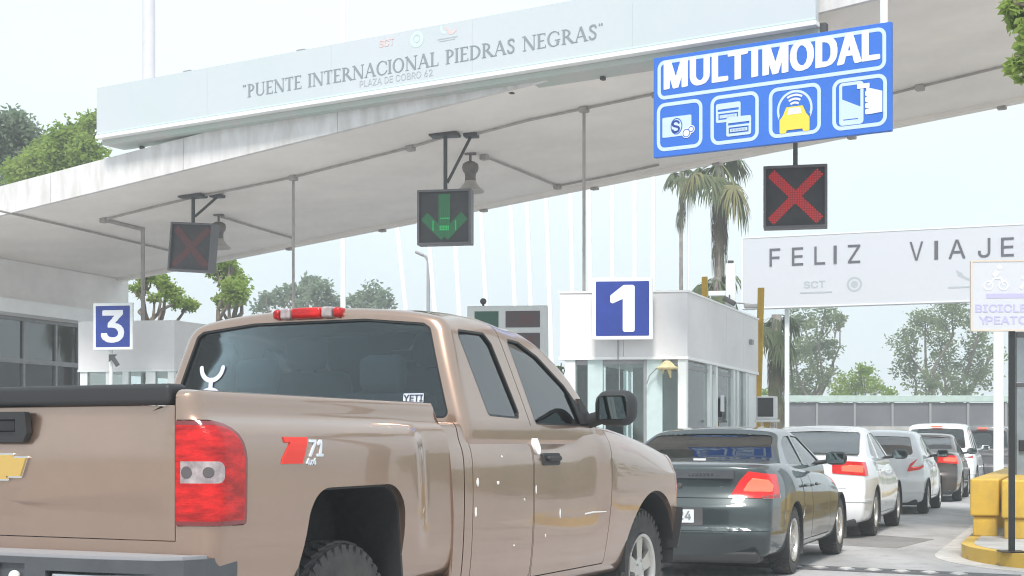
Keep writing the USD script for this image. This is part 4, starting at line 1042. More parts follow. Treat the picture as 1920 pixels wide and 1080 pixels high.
for i, (x0, x1) in enumerate(cells):
    sy = group_part('symbol', mul)
    obj('frame', face_y(ringp(rrect(x0, zb0, x1, zb1, .11), .045), 0), M['sign_pale'], sy)
    cx, cz = (x0 + x1) / 2, (zb0 + zb1) / 2
    if i == 0:
        note = rrect(cx - .29, cz - .16, cx + .20, cz + .14, .02)
        obj('banknote', fys(note.difference(ringp(ell(cx - .05, cz - .01, .10, .125), .018)), 0), M['sign_pale'], sy)
        obj('dollar', text_poly_mesh('S', .15, -.0035, cx - .05, cz - .085, True, 1, .002, True), M['plate_blue'], sy)
        obj('coins', fys(unary_union([Point(cx + .12, cz - .13).buffer(.075), Point(cx + .20, cz - .08).buffer(.06)]), -.004, .003), M['sign_white'], sy)
        obj('coin_rim', fys(unary_union([ringp(Point(cx + .12, cz - .13).buffer(.062), .012), ringp(Point(cx + .20, cz - .08).buffer(.045), .012)]), -.0072, .002), M['sign_blue'], sy)
    elif i == 1:
        for k, (dx, dz) in enumerate(((-.10, .10), (.07, -.12))):
            a = rrect(cx + dx - .20, cz + dz - .14, cx + dx + .20, cz + dz + .14, .03)
            lines = unary_union([sbox(cx + dx - .17, cz + dz + .02, cx + dx + .17, cz + dz + .055), ringp(sbox(cx + dx - .16, cz + dz - .10, cx + dx + .16, cz + dz - .01), .022)])
            obj('card', fys(a.difference(lines), -.003 * k - .0, .004), M['sign_pale'], sy)
            obj('card_number', fys(unary_union([sbox(cx + dx - .12 + q * .05, cz + dz - .07, cx + dx - .09 + q * .05, cz + dz - .04) for q in range(5)]), -.003 * k, .004), M['sign_pale'], sy)
    elif i == 2:
        obj('circle', fys(ringp(Point(cx, cz + .02).buffer(.275), .035).difference(sbox(cx - .24, cz - .4, cx + .24, cz - .06)), 0), M['sign_pale'], sy)
        waves = [ringp(Point(cx, cz + .0).buffer(r_), .03).intersection(Polygon([(cx, cz - .02), (cx - .28, cz + .5), (cx + .28, cz + .5)])) for r_ in (.24, .185, .13)]
        obj('signal_waves', fys(unary_union(waves), -.0005), M['lilac_pale'], sy)
        car_ = Polygon([(cx - .22, cz - .30), (cx - .14, cz - .30), (cx - .13, cz - .26), (cx + .13, cz - .26), (cx + .14, cz - .30), (cx + .22, cz - .30), (cx + .22, cz - .12), (cx + .17, cz - .06), (cx + .12, cz + .05), (cx - .12, cz + .05), (cx - .17, cz - .06), (cx - .22, cz - .12)]).buffer(-.01).buffer(.02)
        obj('car_shape', fys(car_, -.004, .004), M['sign_yellow'], sy)
        obj('car_window', fys(Polygon([(cx - .11, cz - .05), (cx + .11, cz - .05), (cx + .085, cz + .04), (cx - .085, cz + .04)]), -.008, .002), M['sign_white'], sy)
    else:
        ph = rrect(cx - .30, cz - .30, cx + .06, cz + .30, .05)
        scr = Polygon([(cx - .255, cz + .255), (cx + .015, cz + .255), (cx + .015, cz - .06), (cx - .255, cz + .07)])
        obj('telephone', fys(ph.difference(scr).difference(sbox(cx - .24, cz - .23, cx - .02, cz - .215)), 0), M['sign_pale'], sy)
        hand = unary_union([Polygon([(cx + .10, cz + .20), (cx + .335, cz + .12), (cx + .335, cz - .17), (cx + .15, cz - .18)]), sbox(cx - .03, cz + .19, cx + .15, cz + .255)] + [rrect(cx + .085, cz - .18 + k * .085, cx + .22, cz - .105 + k * .085, .025) for k in range(4)])
        obj('hand', fys(hand, -.004, .003), M['sign_white'], sy)
pt = on_soffit(1666, 30)
obj('hanger', [cyl((hw - .12, .10, hh - .2), (hw - .12, .10, 7.15 - c[2]), .045)], M['white'], mul, smooth=40)
obj('hanger', [rbx(.45, .75, .071, .55, hh - .12, hh - .05, .01), rbx(.5, .58, .45, .55, hh - .1, hh + .25, .01)], M['dark_steel'], mul, smooth=40)
obj('batten', rbx(-hw + .05, hw - .05, .071, .11, -.03, .03, .005), M['steel'], mul, smooth=40)

def led_dots(poly, step=.032, r=.011):
    b, out = poly.bounds, []
    for x in np.arange(b[0], b[2], step):
        for z in np.arange(b[1], b[3], step):
            if poly.contains(Point(x, z)):
                m = trimesh.creation.cylinder(r, .008, sections=6); m.apply_transform(T.rotation_matrix(math.pi / 2, [1, 0, 0])); m.apply_translation([x, -.004, z]); out.append(m)
    return trimesh.util.concatenate(out)
def signal(px, py, D, label, kind, top_z, tilt=0.0, yaw=0.0, hang=0):
    p = at(px, py, D)
    t = thing('lane_signal', label, 'lane signal', p, yaw)
    s = .43
    R = lambda m: mv(m, (0, 0, 0), ry=tilt)
    shell = man(rbx(-s, s, 0, .22, -s, s, .012)) - man(bx(-s + .035, s - .035, -.1, .05, -s + .035, s - .035))
    obj('housing', R(shell), M['signal_case'], t, smooth=40)
    obj('face', R(bx(-s + .037, s - .037, .046, .056, -s + .037, s - .037)), M['housing'], t)
    if kind == 'cross':
        arms = unary_union([seg((-.33, -.33), (.33, .33), .125), seg((-.33, .33), (.33, -.33), .125)])
        obj('cross', R(face_y(arms, .046, .004)), M['led_back'], t)
        obj('cross_leds', R(mv(led_dots(arms), (0, .042, 0))), M['led_red'], t)
    elif kind == 'dim':
        arms = unary_union([seg((-.33, -.33), (.33, .33), .125), seg((-.33, .33), (.33, -.33), .125)])
        obj('cross', R(face_y(arms, .046, .004)), M['disp_dark'], t)
        obj('cross_leds', R(mv(led_dots(arms), (0, .042, 0))), M['led_red_dim'], t)
    else:
        arw = unary_union([sbox(-.09, -.30, .09, .36), seg((-.32, .02), (0, -.30), .15), seg((.32, .02), (0, -.30), .15)])
        obj('arrow', R(face_y(arw, .046, .004)), M['led_green_dim'], t)
        obj('arrow_leds', R(mv(led_dots(arw), (0, .042, 0))), M['led_green_dim'], t)
        for lit in (seg((-.18, -.04), (-.18, -.22), .05), seg((.18, -.04), (.18, -.22), .05), seg((-.08, -.02), (.08, -.02), .05), seg((-.09, -.17), (.09, -.17), .10)):
            obj('lit_leds', R(mv(led_dots(lit, .026), (0, .036, 0))), M['led_green'], t)
    zt_ = top_z - p[2]
    obj('hanger_pole', cyl((0, .11, s - .02), (0, .11, zt_), .032), M['dark_steel'], t, smooth=40)
    if hang:
        obj('ceiling_plate', rbx(-.24, .22, -.02, .24, zt_ - .05, zt_ - .002, .012), M['dark_steel'], t, smooth=40)
        obj('brace', cyl((.03, .12, s + .12), (.36, .30, zt_ - .03), .024), M['dark_steel'], t, smooth=40)
        obj('brace_plate', rbx(.26, .48, .2, .4, zt_ - .035, zt_ + .02, .012), M['dark_steel'], t, smooth=40)
    return t
signal(1491, 368, 15.7, 'lane signal with a bright red cross, hanging below the blue lettered sign', 'cross', 5.6, 0, -12.5)
signal(832, 406.5, 17.85, 'lane signal with a green down arrow, in the middle of the canopy', 'arrow', on_soffit(836, 248)[2], 0, -11, 1)
signal(356, 463, 20.2, 'tilted lane signal with a dim red cross, at the left', 'dim', on_soffit(357, 365)[2], 5, -19, 1)

def bell_lamp(px, py, D, label):
    p = on_soffit(px, py)
    t = thing('bell_lamp', label, 'lamp', p, 0, None)
    obj('stem', cyl((0, 0, 0), (0, 0, -.16), .022), M['lamp_dark'], t, smooth=40)
    obj('canopy_rose', rbx(-.10, .10, -.05, .05, -.03, 0, .012), M['lamp_dark'], t, smooth=40)
    obj('ballast', lathe([(0, -.14), (.07, -.145), (.125, -.18), (.14, -.24), (.125, -.30), (.095, -.34), (0, -.34)], 26), M['lamp_dark'], t, smooth=50)
    obj('neck', lathe([(.0, -.335), (.095, -.335), (.088, -.40), (.092, -.46), (.0, -.46)], 26), M['lamp_dark'], t, smooth=50)
    obj('skirt', lathe([(.085, -.45), (.105, -.50), (.16, -.57), (.235, -.63), (.232, -.645), (.15, -.585), (.095, -.515), (.075, -.455), (.085, -.45)], 30), M['lamp_skirt'], t, smooth=50)
    return t
bell_lamp(882, 287, 0, 'grey bell shaped lamp beside the green arrow signal')
bell_lamp(410, 402, 0, 'grey bell shaped lamp behind the tilted dim signal')

# ------------------------------------------------------------------ booths
LD = np.array([math.sin(-math.radians(RL)), math.cos(math.radians(RL)), 0])
class Frame:
    """a along the front, b along the lane, in metres"""
    def __init__(s, FL, FR):
        s.o, s.A = np.array([FL[0], FL[1], 0.0]), np.array([FR[0] - FL[0], FR[1] - FL[1], 0.0])
        s.W = np.linalg.norm(s.A); s.A = s.A / s.W
        s.yaw = math.degrees(math.atan2(s.A[1], s.A[0]))
    def b(s, a0, a1, b0, b1, z0, z1):
        q = [(a0, b0), (a1, b0), (a1, b1), (a0, b1)]
        f = lambda z: [s.A * a + LD * b + np.array([0, 0, z]) for a, b in q]
        return qp(f(z0), f(z1))
F1 = Frame(at(1053, 0, 16.14), at(1287, 0, 16.0))
b1 = thing('toll_booth', 'white toll booth with the blue number one sign on its fascia', 'toll booth', F1.o, 0)
W1, L1 = F1.W, 4.85
struct('booth_island', mv(F1.b(-.5, W1 + .28, -3.2, L1 + 4, -.05, .15), F1.o), M['island'])
obj('fascia', F1.b(.0, W1 - .0, .0, L1 - .02, 2.472, 3.350), M['booth'], b1)
for k in range(2):      # cladding panels with open joints
    obj('cladding_panel', F1.b(-.02 + k * (W1 + .04) / 2 + .003, -.02 + (k + 1) * (W1 + .04) / 2 - .003, -.02, -.001, 2.47, 3.355), M['booth'], b1)
for k in range(4):
    obj('cladding_panel', F1.b(W1 + .001, W1 + .02, -.02 + k * (L1 + .02) / 4 + .003, -.02 + (k + 1) * (L1 + .02) / 4 - .003, 2.47, 3.355), M['booth'], b1)
obj('notice', F1.b(.62, .83, .036, .040, 1.62, 1.90), M['sign_white'], b1)
obj('notice', F1.b(W1 - .044, W1 - .041, 2.3, 2.55, 1.75, 2.0), M['sign_white'], b1)
obj('cable', tube([F1.A * .80 + LD * -.035 + np.array([0, 0, z]) for z in (2.74, 2.43)] + [F1.A * .80 + LD * .03 + np.array([0, 0, 2.42]), F1.A * .80 + LD * .03 + np.array([0, 0, 1.5])], .008), M['case'], b1, smooth=40)
obj('wall_light', F1.b(W1 + .021, W1 + .07, 4.1, 4.25, 2.9, 2.98), M['case'], b1)
obj('fascia_trim', F1.b(-.03, W1 + .03, -.03, L1 + .01, 2.425, 2.468), M['white'], b1)
obj('roof_cap', F1.b(-.035, W1 + .035, -.035, L1 + .015, 3.357, 3.385), M['white'], b1)
obj('base_wall', F1.b(.04, W1 - .04, .04, L1 - .05, .15, 1.02), M['booth'], b1)
for a0, a1 in ((.05, .19), (1.62, W1)):
    obj('corner_post', F1.b(a0, a1, 0, .10, 1.022, 2.424), M['frame_white'], b1)
for a0, a1 in ((.36, .57), (1.18, 1.40)):
    obj('front_panel', F1.b(a0, a1, .02, .07, 1.022, 2.424), M['panel_cyan'], b1)
obj('mullion', F1.b(1.145, 1.178, .0, .09, 1.022, 2.424), M['steel'], b1)
for a0, a1 in ((.192, .358), (.572, 1.143), (1.402, 1.618)):
    obj('window_pane', F1.b(a0, a1, .045, .055, 1.022, 2.424), M['glass_booth'], b1)
    obj('window_head', F1.b(a0, a1, .02, .09, 2.36, 2.4235), M['steel'], b1)
for c0, c1 in ((1.42, 1.56), (1.80, 1.93), (3.02, 3.14), (3.30, 3.44), (3.95, 4.05)):
    obj('side_post', F1.b(W1 - .10, W1, c0, c1, 1.022, 2.424), M['frame_white'], b1)
for c0, c1 in ((.102, 1.418), (1.562, 1.798), (1.932, 3.018), (3.142, 3.298), (3.442, 3.948)):
    obj('side_window', F1.b(W1 - .055, W1 - .045, c0, c1, 1.022, 2.424), M['glass_booth'], b1)
    obj('side_window', F1.b(.04, .05, c0, c1, 1.022, 2.424), M['glass_booth'], b1)
obj('sliding_frame', [F1.b(W1 - .08, W1 - .03, 1.562, 1.60, 1.022, 2.424), F1.b(W1 - .08, W1 - .03, 1.602, 1.796, 1.022, 1.10), F1.b(W1 - .075, W1 - .04, 1.95, 2.0, 1.022, 2.424), F1.b(W1 - .078, W1 - .035, .12, 3.0, 2.30, 2.35)], M['steel'], b1)
obj('rear_wall', F1.b(.04, W1, 4.052, L1 - .05, 1.022, 2.424), M['booth'], b1)
obj('rear_door', F1.b(W1 - .02, W1 + .012, 3.99 + .12, 4.60, .25, 2.38), M['frame_white'], b1)
obj('partition', F1.b(.35, 1.35, 2.3, 2.36, 1.03, 2.42), M['island'], b1)
obj('counter', F1.b(.2, 1.5, .5, 1.1, 1.03, 1.08), M['dark_steel'], b1)
obj('monitor', mv(rbx(-.2, .2, -.02, .02, 0, .28, .01), F1.A * 1.28 + LD * .75 + np.array([0, 0, 1.10])), M['screen'], b1, smooth=40)
q = F1.A * 1.50 + LD * (-.10) + np.array([0, 0, 2.30])
hat = thing('hanging_lamp', 'pale yellow drooping lamp hung at the front window of the booth with number one', 'lamp', F1.o + q, 0)
obj('shade', lathe([(0, .10), (.035, .10), (.07, .07), (.11, .03), (.155, .0), (.14, -.02), (.09, .01), (0, .02)], 20), M['straw'], hat, smooth=50)
obj('tassel', [cyl((.02, 0, .01), (.05, .0, -.14), .035, .012), cyl((-.05, 0, .0), (-.06, 0, -.08), .02, .01)], M['straw'], hat, smooth=50)
obj('cable', tube([(-.02, .02, .06), (-.14, .04, .0), (-.24, .05, -.10), (-.28, .05, -.22)], .008), M['steel'], hat, smooth=40)
obj('wall_arm', cyl((0, .0, .09), (0, .12, .13), .012), M['steel'], hat, smooth=40)

def number_sign(px, py, D, w, h, yaw, digit, label):
    p = at(px, py, D)
    t = thing('number_sign', label, 'number sign', p, yaw)
    obj('backing', rbx(-w / 2, w / 2, 0, .06, -h / 2, h / 2, .012), M['frame_white'], t, smooth=40)
    obj('field', face_y(rrect(-w / 2 + .055, -h / 2 + .055, w / 2 - .055, h / 2 - .055, .012), 0, .004), M['plate_blue'], t)
    if digit == '1':
        g = unary_union([sbox(.02, -h * .36, .155, h * .36), Polygon([(.02, h * .36), (-.155, h * .20), (-.155, h * .09), (.02, h * .18)])]).buffer(-.02).buffer(.035)
        obj('digit', face_y(g, -.004, .004), M['sign_white'], t)
    else:
        m = meshkit.text_mesh(digit, h * .64, .005, True)
        bb = m.bounds
        m.apply_translation([-(bb[0][0] + bb[1][0]) / 2, -(bb[0][1] + bb[1][1]) / 2, 0])
        m.apply_transform(np.array([[1.08, 0, 0, 0], [0, 0, -1, -.0045], [0, 1, 0, 0], [0, 0, 0, 1.0]]))
        m2 = m.copy(); m2.apply_translation([.006, .0007, .003]); m4 = m.copy(); m4.apply_translation([-.006, .0011, -.003])
        obj('digit', [m, m2, m4], M['sign_white'], t)
    return t
s1 = number_sign(1167, 578.5, 15.85, .84, .86, F1.yaw, '1', 'blue number sign reading 1 on the front of the near white booth')
obj('bracket', [rbx(-.3, -.24, .061, .16, -.3, .3, .005), rbx(.24, .3, .061, .16, -.3, .3, .005)], M['steel'], s1, smooth=40)

F3 = Frame(at(150, 0, 21.75), at(326, 0, 21.5))
b3 = thing('toll_booth', 'white toll booth behind the blue number three sign', 'toll booth', F3.o, 0)
W3 = F3.W
struct('booth_island', mv(F3.b(-.5, W3 + .3, -3.0, 8, -.05, .15), F3.o), M['island'])
obj('fascia', F3.b(-.02, W3 + .02, -.02, 4.8, 2.66, 3.57), M['booth'], b3)
obj('fascia_trim', F3.b(-.03, W3 + .03, -.03, 4.81, 2.615, 2.658), M['frame_white'], b3)
obj('base_wall', F3.b(.04, W3 - .04, .04, 4.75, .15, 1.1), M['booth'], b3)
for a0, a1 in ((.0, .14), (.52, .60), (.85, .97), (1.32, 1.50), (W3 - .12, W3)):
    obj('front_post', F3.b(a0, a1, 0, .09, 1.102, 2.614), M['frame_white'], b3)
for a0, a1 in ((.142, .518), (.602, .848), (.972, 1.318), (1.502, W3 - .122)):
    obj('window_pane', F3.b(a0, a1, .04, .05, 1.102, 2.614), M['glass_booth'], b3)
for c0, c1 in ((1.3, 1.45), (2.9, 3.05), (4.3, 4.75)):
    obj('side_post', F3.b(W3 - .10, W3, c0, c1, 1.102, 2.614), M['frame_white'], b3)
for c0, c1 in ((.095, 1.298), (1.452, 2.898), (3.052, 4.298)):
    obj('side_window', F3.b(W3 - .055, W3 - .045, c0, c1, 1.102, 2.614), M['glass_booth'], b3)
obj('rear_wall', F3.b(.04, W3 - .105, 4.70, 4.75, 1.102, 2.614), M['case'], b3)
s3 = number_sign(211.5, 612, 21.0, .77, .86, F3.yaw, '3', 'blue number sign reading 3 on a post at the left')
obj('post', cyl((-.08, .1, -3.42), (-.08, .1, .3), .035), M['frame_white'], s3, smooth=40)
arr = Polygon([(.0, .17), (.16, .17), (.11, .125), (.21, -.02), (.14, -.06), (.05, .075), (.0, .03)])
obj('arrow_plate', ext_y(affinity.translate(arr, -.08, -.68), .0, .02), M['dark_steel'], s3)

# price board behind the truck
pb = thing('price_board', 'white display board with green and red number panels beyond the truck cab', 'display board', ground(951, 21.0), -6)
pw = 152 / 2157 * 21.0
obj('board', rbx(-pw / 2, pw / 2, 0, .16, 2.0, 3.78, .02), M['frame_white'], pb, smooth=40)
for r_ in range(4):
    z1 = 3.68 - r_ * .40
    for k, (x0, x1) in enumerate(((-.60, -.16), (-.03, .60))):
        d = obj('display', bx(x0, x1, -.006, -.001, z1 - .30, z1), M['disp_green' if k == 0 else 'disp_dark'], pb)
        if k == 1:
            obj('digits', text_poly_mesh(('30', '28', '60', '75')[r_], .16, -.0065, .34, z1 - .23, False, 1, .003, True), M['led_red_dim'], d)
obj('beacon', [cyl((-.45, .08, 3.782), (-.45, .08, 3.84), .02), mv(trimesh.creation.icosphere(2, .06), (-.45, .08, 3.87))], M['dark_steel'], pb, smooth=50)
for x in (-.5, .5):
    obj('leg', rbx(x - .05, x + .05, .04, .12, 0, 2.0, .01), M['steel'], pb, smooth=40)

# raised barrier arms and the payment terminal by the booth
def boom(px0, py0, px1, py1, D, label):
    p, q = at(px1, py1, D), at(px0, py0, D)
    t = thing('barrier_arm', label, 'barrier', (p[0], p[1], 0), RL)
    d = q - p
    dl = np.array([d[0] * math.cos(math.radians(-RL)) , -d[0] * math.sin(math.radians(-RL)) * 0, d[2]])
    z0 = 1.0
    low = np.array([0, 0, z0])
    topp = np.array([dl[0], 0, q[2]])
    obj('cabinet', rbx(-.18, .18, .02, .40, .15, 1.25, .03), M['yellow'], t, smooth=40)
    obj('arm', man(rbx(-.055, .055, -.035, .018, z0, q[2], .012)).warp(lambda v: (v[0] + dl[0] * (v[2] - z0) / (q[2] - z0), v[1], v[2])), M['yellow'], t, smooth=40)
    obj('pivot', cyl((0, -.06, 1.05), (0, .06, 1.05), .07), M['dark_steel'], t, smooth=40)
    return t
boom(1428, 540, 1419, 760, 19.7, 'tall yellow barrier arm raised beside the booth with number one')
boom(1322, 519, 1318, 760, 21.5, 'yellow barrier arm raised behind the booth roof, only its tip showing')
p = at(1438, 765, 18.6)
tm_ = thing('payment_terminal', 'small dark screen in a white case on a post by the yellow arm', 'terminal', (p[0], p[1], 0), -8)
obj('post', rbx(-.05, .05, .03, .11, 0, p[2] - .17, .01), M['yellow'], tm_, smooth=40)
obj('case', rbx(-.17, .17, 0, .14, p[2] - .18, p[2] + .19, .02), M['white'], tm_, smooth=40)
obj('screen', rbx(-.15, .10, -.012, .01, p[2] - .14, p[2] + .165, .006), M['screen'], tm_, smooth=40)
obj('shelf', rbx(-.19, .20, -.08, .13, p[2] - .23, p[2] - .185, .012), M['white'], tm_, smooth=40)

# mast with arm behind the booth roof
p = ground(1370, 24)
ms = thing('camera_mast', 'pale square mast with a side arm and cameras behind the booth roof', 'mast', p, -10)
ztop = at(0, 495, 24)[2]
obj('column', rbx(-.10, .10, -.10, .10, 0, ztop, .015), M['frame_white'], ms, smooth=40)
obj('column_cap', rbx(-.06, .06, -.06, .06, ztop, ztop + .07, .01), M['dark_steel'], ms, smooth=40)
za = at(0, 550, 24)[2]
obj('arm', rbx(-.46, -.10, -.06, .06, za - .05, za + .05, .01), M['frame_white'], ms, smooth=40)
obj('camera', [mv(rbx(-.14, .14, -.05, .05, -.05, .05, .02), (-.02, -.22, za - .18), ry=30), cyl((-.02, -.22, za - .12), (-.02, -.1, za - .05), .015)], M['dark_steel'], ms, smooth=40)
obj('camera', [mv(rbx(-.14, .14, -.05, .05, -.05, .05, .02), (.42, -.1, za - .28)), cyl((.42, -.1, za - .24), (.1, 0, za - .2), .015)], M['steel'], ms, smooth=40)

# ------------------------------------------------------------------ far overhead board over the road
P0, P1 = at(1390, 0, 30.0), at(1925, 0, 28.06)
dv = P1 - P0; dv[2] = 0
Lb = np.linalg.norm(dv); dv /= Lb
yb = math.degrees(math.atan2(dv[1], dv[0]))
def along(px):
    """distance along the board of a picture column"""
    k = (px - 960) / 2745
    return (k * P0[1] - P0[0]) / (dv[0] - k * dv[1])
gan = thing('overhead_board', 'white overhead board wishing a good trip, over the road ahead', 'overhead board', (P0[0], P0[1], 0), yb)
LB = along(1975)
obj('board', rbx(0, LB, 0, .30, 4.78, 6.66, .02), M['sign_board'], gan, smooth=40)
obj('edge_trim', [bx(.0, LB, -.012, -.001, 6.62, 6.655), bx(0, LB, -.012, -.001, 4.785, 4.82), bx(.0, .04, -.012, -.001, 4.82, 6.62)], M['frame_white'], gan)
for ch_, x0, x1 in (('F', 1443, 1463), ('E', 1485, 1506), ('L', 1527, 1547), ('I', 1563, 1569), ('Z', 1590, 1613), ('V', 1706, 1731), ('I', 1752, 1759), ('A', 1779, 1810), ('J', 1834, 1857), ('E', 1877, 1901)):
    a0, a1 = along(x0), along(x1)
    m = meshkit.text_mesh(ch_, .46, .015, False) if ch_ != 'I' else bx(0, .06, 0, .46, 0, .015)
    bb = m.bounds
    kx_ = (a1 - a0) / (bb[1][0] - bb[0][0])
    m.apply_translation([-bb[0][0], -bb[0][1], 0])
    m.apply_transform(np.array([[kx_, 0, 0, a0], [0, 0, -1, -.002], [0, 1, 0, 5.865], [0, 0, 0, 1.0]]))
    obj('letter', m, M['letter_dark'], gan)
obj('logo_letters', text_poly_mesh('SCT', .17, -.001, along(1506), 5.27, True, 1.2, .005), M['letter_faint'], gan)
obj('logo_line', bx(along(1500), along(1560), -.006, -.001, 5.13, 5.17), M['letter_faint'], gan)
xs_ = along(1602)
obj('seal', face_y(unary_union([ringp(Point(xs_, 5.32).buffer(.19), .05), Point(xs_, 5.32).buffer(.09)]), -.001), M['letter_faint'], gan)
xe_ = along(1800)
obj('emblem', face_y(unary_union([Polygon([(xe_ - .1, 5.58), (xe_ + .05, 5.50), (xe_ + .12, 5.36), (xe_ - .04, 5.42)]), LineString([(xe_ + .05, 5.42), (xe_ + .2, 5.33), (xe_ + .32, 5.36)]).buffer(.03)]), -.001), M['letter_faint'], gan)
obj('logo_line', bx(along(1778), along(1840), -.006, -.001, 5.13, 5.17), M['letter_faint'], gan)
for px, w in ((1471, .055), (1871, .12)):
    a = along(px)
    obj('support_post', rbx(a - w, a + w, .32, .32 + 2 * w, 0, 4.95, .015), M['frame_white'], gan, smooth=40)

# ------------------------------------------------------------------ right hand island: barrier, sign post, gate
p = ground(1846, 13.65)
def rail(loc, n, sp, label):
    t = thing('guard_barrier', label, 'barrier', (loc[0], loc[1], .15), RL)
    for i in range(n):
        obj('beam', rbx(-.165, .165, i * sp, (i + 1) * sp - .012, .235, .68, .025), M['yellow'], t, smooth=40)
        obj('post', rbx(-.135, .135, i * sp + .04, i * sp + .30, -.01, .234, .02), M['yellow'], t, smooth=40)
    return t
rail(p, 6, 1.9, 'chunky yellow guard barrier on the island at the right, its square end facing us')
p = ground(1906, 13.2)
rail(p, 3, 1.5, 'shorter yellow guard barrier behind the black sign post')
p = lane(-.62, 12.62, .15) + np.array([.055, 0, 0])
sp_ = thing('path_sign', 'pale sign with faint lilac lettering for cyclists and walkers on a black post', 'sign', p, -4)
obj('post', rbx(-.028, .028, -.03, .03, 0, 2.4, .008), M['black'], sp_, smooth=40)
obj('base_plate', rbx(-.12, .12, -.12, .12, 0, .012, .004), M['black'], sp_, smooth=40)
sz0 = 2.225
obj('board', rbx(-.42, .42, -.075, -.038, sz0, sz0 + .71, .012), M['sign_board'], sp_, smooth=40)
obj('edge', man(ext_y(rrect(-.422, sz0 - .002, .422, sz0 + .712, .012), -.080, -.034)) - man(ext_y(rrect(-.405, sz0 + .015, .405, sz0 + .695, .008), -.2, .2)), M['sign_edge'], sp_)
obj('bar', face_y(sbox(-.27, sz0 + .33, .27, sz0 + .375), -.0752), M['lilac'], sp_)
for s_, xx_, zz in (('BICICLETAS', 0, sz0 + .19), ('Y', -.30, sz0 + .07), ('PEATONES', .055, sz0 + .07)):
    m = text_poly_mesh(s_, .075, -.0755, xx_, zz, True, 1.22, .003, True)
    obj('lettering', m, M['lilac'], sp_)
man_ = unary_union([Point(.13, sz0 + .62).buffer(.028), seg((.13, sz0 + .59), (.12, sz0 + .50), .05), seg((.12, sz0 + .50), (.16, sz0 + .42), .03), seg((.12, sz0 + .50), (.07, sz0 + .42), .03), seg((.13, sz0 + .575), (.19, sz0 + .52), .022), seg((.13, sz0 + .575), (.08, sz0 + .52), .022)])
bike = unary_union([ringp(Point(-.25, sz0 + .455).buffer(.05), .014), ringp(Point(-.10, sz0 + .455).buffer(.05), .014), seg((-.25, sz0 + .455), (-.19, sz0 + .53), .018), seg((-.19, sz0 + .53), (-.13, sz0 + .53), .018), seg((-.10, sz0 + .455), (-.13, sz0 + .54), .018), seg((-.20, sz0 + .55), (-.15, sz0 + .60), .045), Point(-.14, sz0 + .64).buffer(.026)])
obj('walker_symbol', face_y(man_, -.0752), M['lilac_pale'], sp_)
obj('cycle_symbol', face_y(bike, -.0752), M['lilac_pale'], sp_)
p = ground(1896, 15.5)
gt = thing('steel_gate', 'grey panelled steel gate with a dark frame behind the sign post at the right edge', 'gate', (p[0], p[1], .15), -6)
zg = at(0, 622, 15.5)[2] - .15
obj('frame', [rbx(0, .07, 0, .07, 0, zg, .01), rbx(1.3, 1.37, 0, .07, 0, zg, .01), rbx(.071, 1.299, .005, .065, zg - .08, zg, .01), rbx(.071, 1.299, .005, .065, zg - .75, zg - .69, .01), rbx(.071, 1.299, .005, .065, .1, .16, .01)], M['dark_steel'], gt, smooth=40)
for i in range(5):
    obj('panel', rbx(.075 + i * .245, .075 + (i + 1) * .245 - .006, .02, .045, .165, zg - .755, .004), M['gate'], gt, smooth=40)
obj('upper_panel', rbx(.075, 1.295, .02, .045, zg - .685, zg - .085, .004), M['gate'], gt, smooth=40)
obj('lock', rbx(.10, .20, -.03, .02, 1.0, 1.15, .01), M['black'], gt, smooth=40)

# ------------------------------------------------------------------ background fence, poles
DF = 45.0
x0 = ground(1400, DF)
fe = thing('boundary_fence', 'long grey panel fence with a pale green top rail across the far end', 'fence', (x0[0], x0[1], 0), 0)
obj('base_wall', bx(0, 16.5, .05, .30, 0, 1.98), M['island'], fe)
n = 11
for i in range(n):
    xx = -.2 + i * 1.48
    obj('panel', bx(xx + .05, xx + 1.43, .10, .15, 1.985, 2.90), M['fence'], fe)
    obj('post', rbx(xx - .045, xx + .045, .04, .20, 1.985, 2.93, .01), M['fence_post'], fe, smooth=40)
obj('top_rail', rbx(-.3, 16.4, -.02, .26, 2.935, 3.19, .02), M['fence_rail'], fe, smooth=40)
def pole(name, px, D, ztop, r, label, catg, mat='white', px_top=None, group=None, zb=0.0, r1=None):
    p = ground(px, D)
    t = thing(name, label, catg, (p[0], p[1], zb), 0, group)
    dx = ((px_top if px_top is not None else px) - px) / 2157 * D
    obj('shaft', cyl((0, 0, 0), (dx, 0, ztop - zb), r, r if r1 is None else r1, 16), M[mat], t, smooth=40)
    obj('foot', rbx(-r * 2, r * 2, -r * 2, r * 2, 0, .03, .01), M['steel'], t, smooth=40)
    return t
pole('white_mast', 279, 22.4, 14.0, .125, 'thick pale mast rising above the left part of the banner', 'mast', 'mast_grey', zb=5.93)
pole('white_mast', 643, 30, 16.5, .07, 'tall slim white mast passing behind the middle of the banner', 'mast')
pole('slim_pole', 1291, 41, at(0, 330, 41)[2], .05, 'slim grey pole beside the thin palm trunk', 'pole', 'frame_white')
for i, (pxb, pxt) in enumerate(((796, 752), (843, 808), (878, 856), (930, 907), (980, 962), (1042, 1028), (1008, 992), (1080, 1072), (1112, 1106), (1150, 1148), (1190, 1190), (1222, 1224))):
    pole('leaning_pole', pxb, 36, at(0, 250, 36)[2], .075, 'slender white leaning pole in the row beyond the canopy', 'pole', px_top=pxt + (pxt - pxb) * .6, group='row of white leaning poles beyond the canopy')
p = ground(803, 42)
sl = thing('street_lamp', 'grey street lamp with a bent head, seen below the green arrow signal', 'street lamp', p, 0)
zl = at(0, 490, 42)[2]
obj('column', cyl((0, 0, 0), (0, 0, zl), .09, .06, 16), M['case'], sl, smooth=40)
obj('arm', tube([(0, 0, zl), (-.10, 0, zl + .18), (-.22, 0, zl + .24)], .05), M['case'], sl, smooth=40)
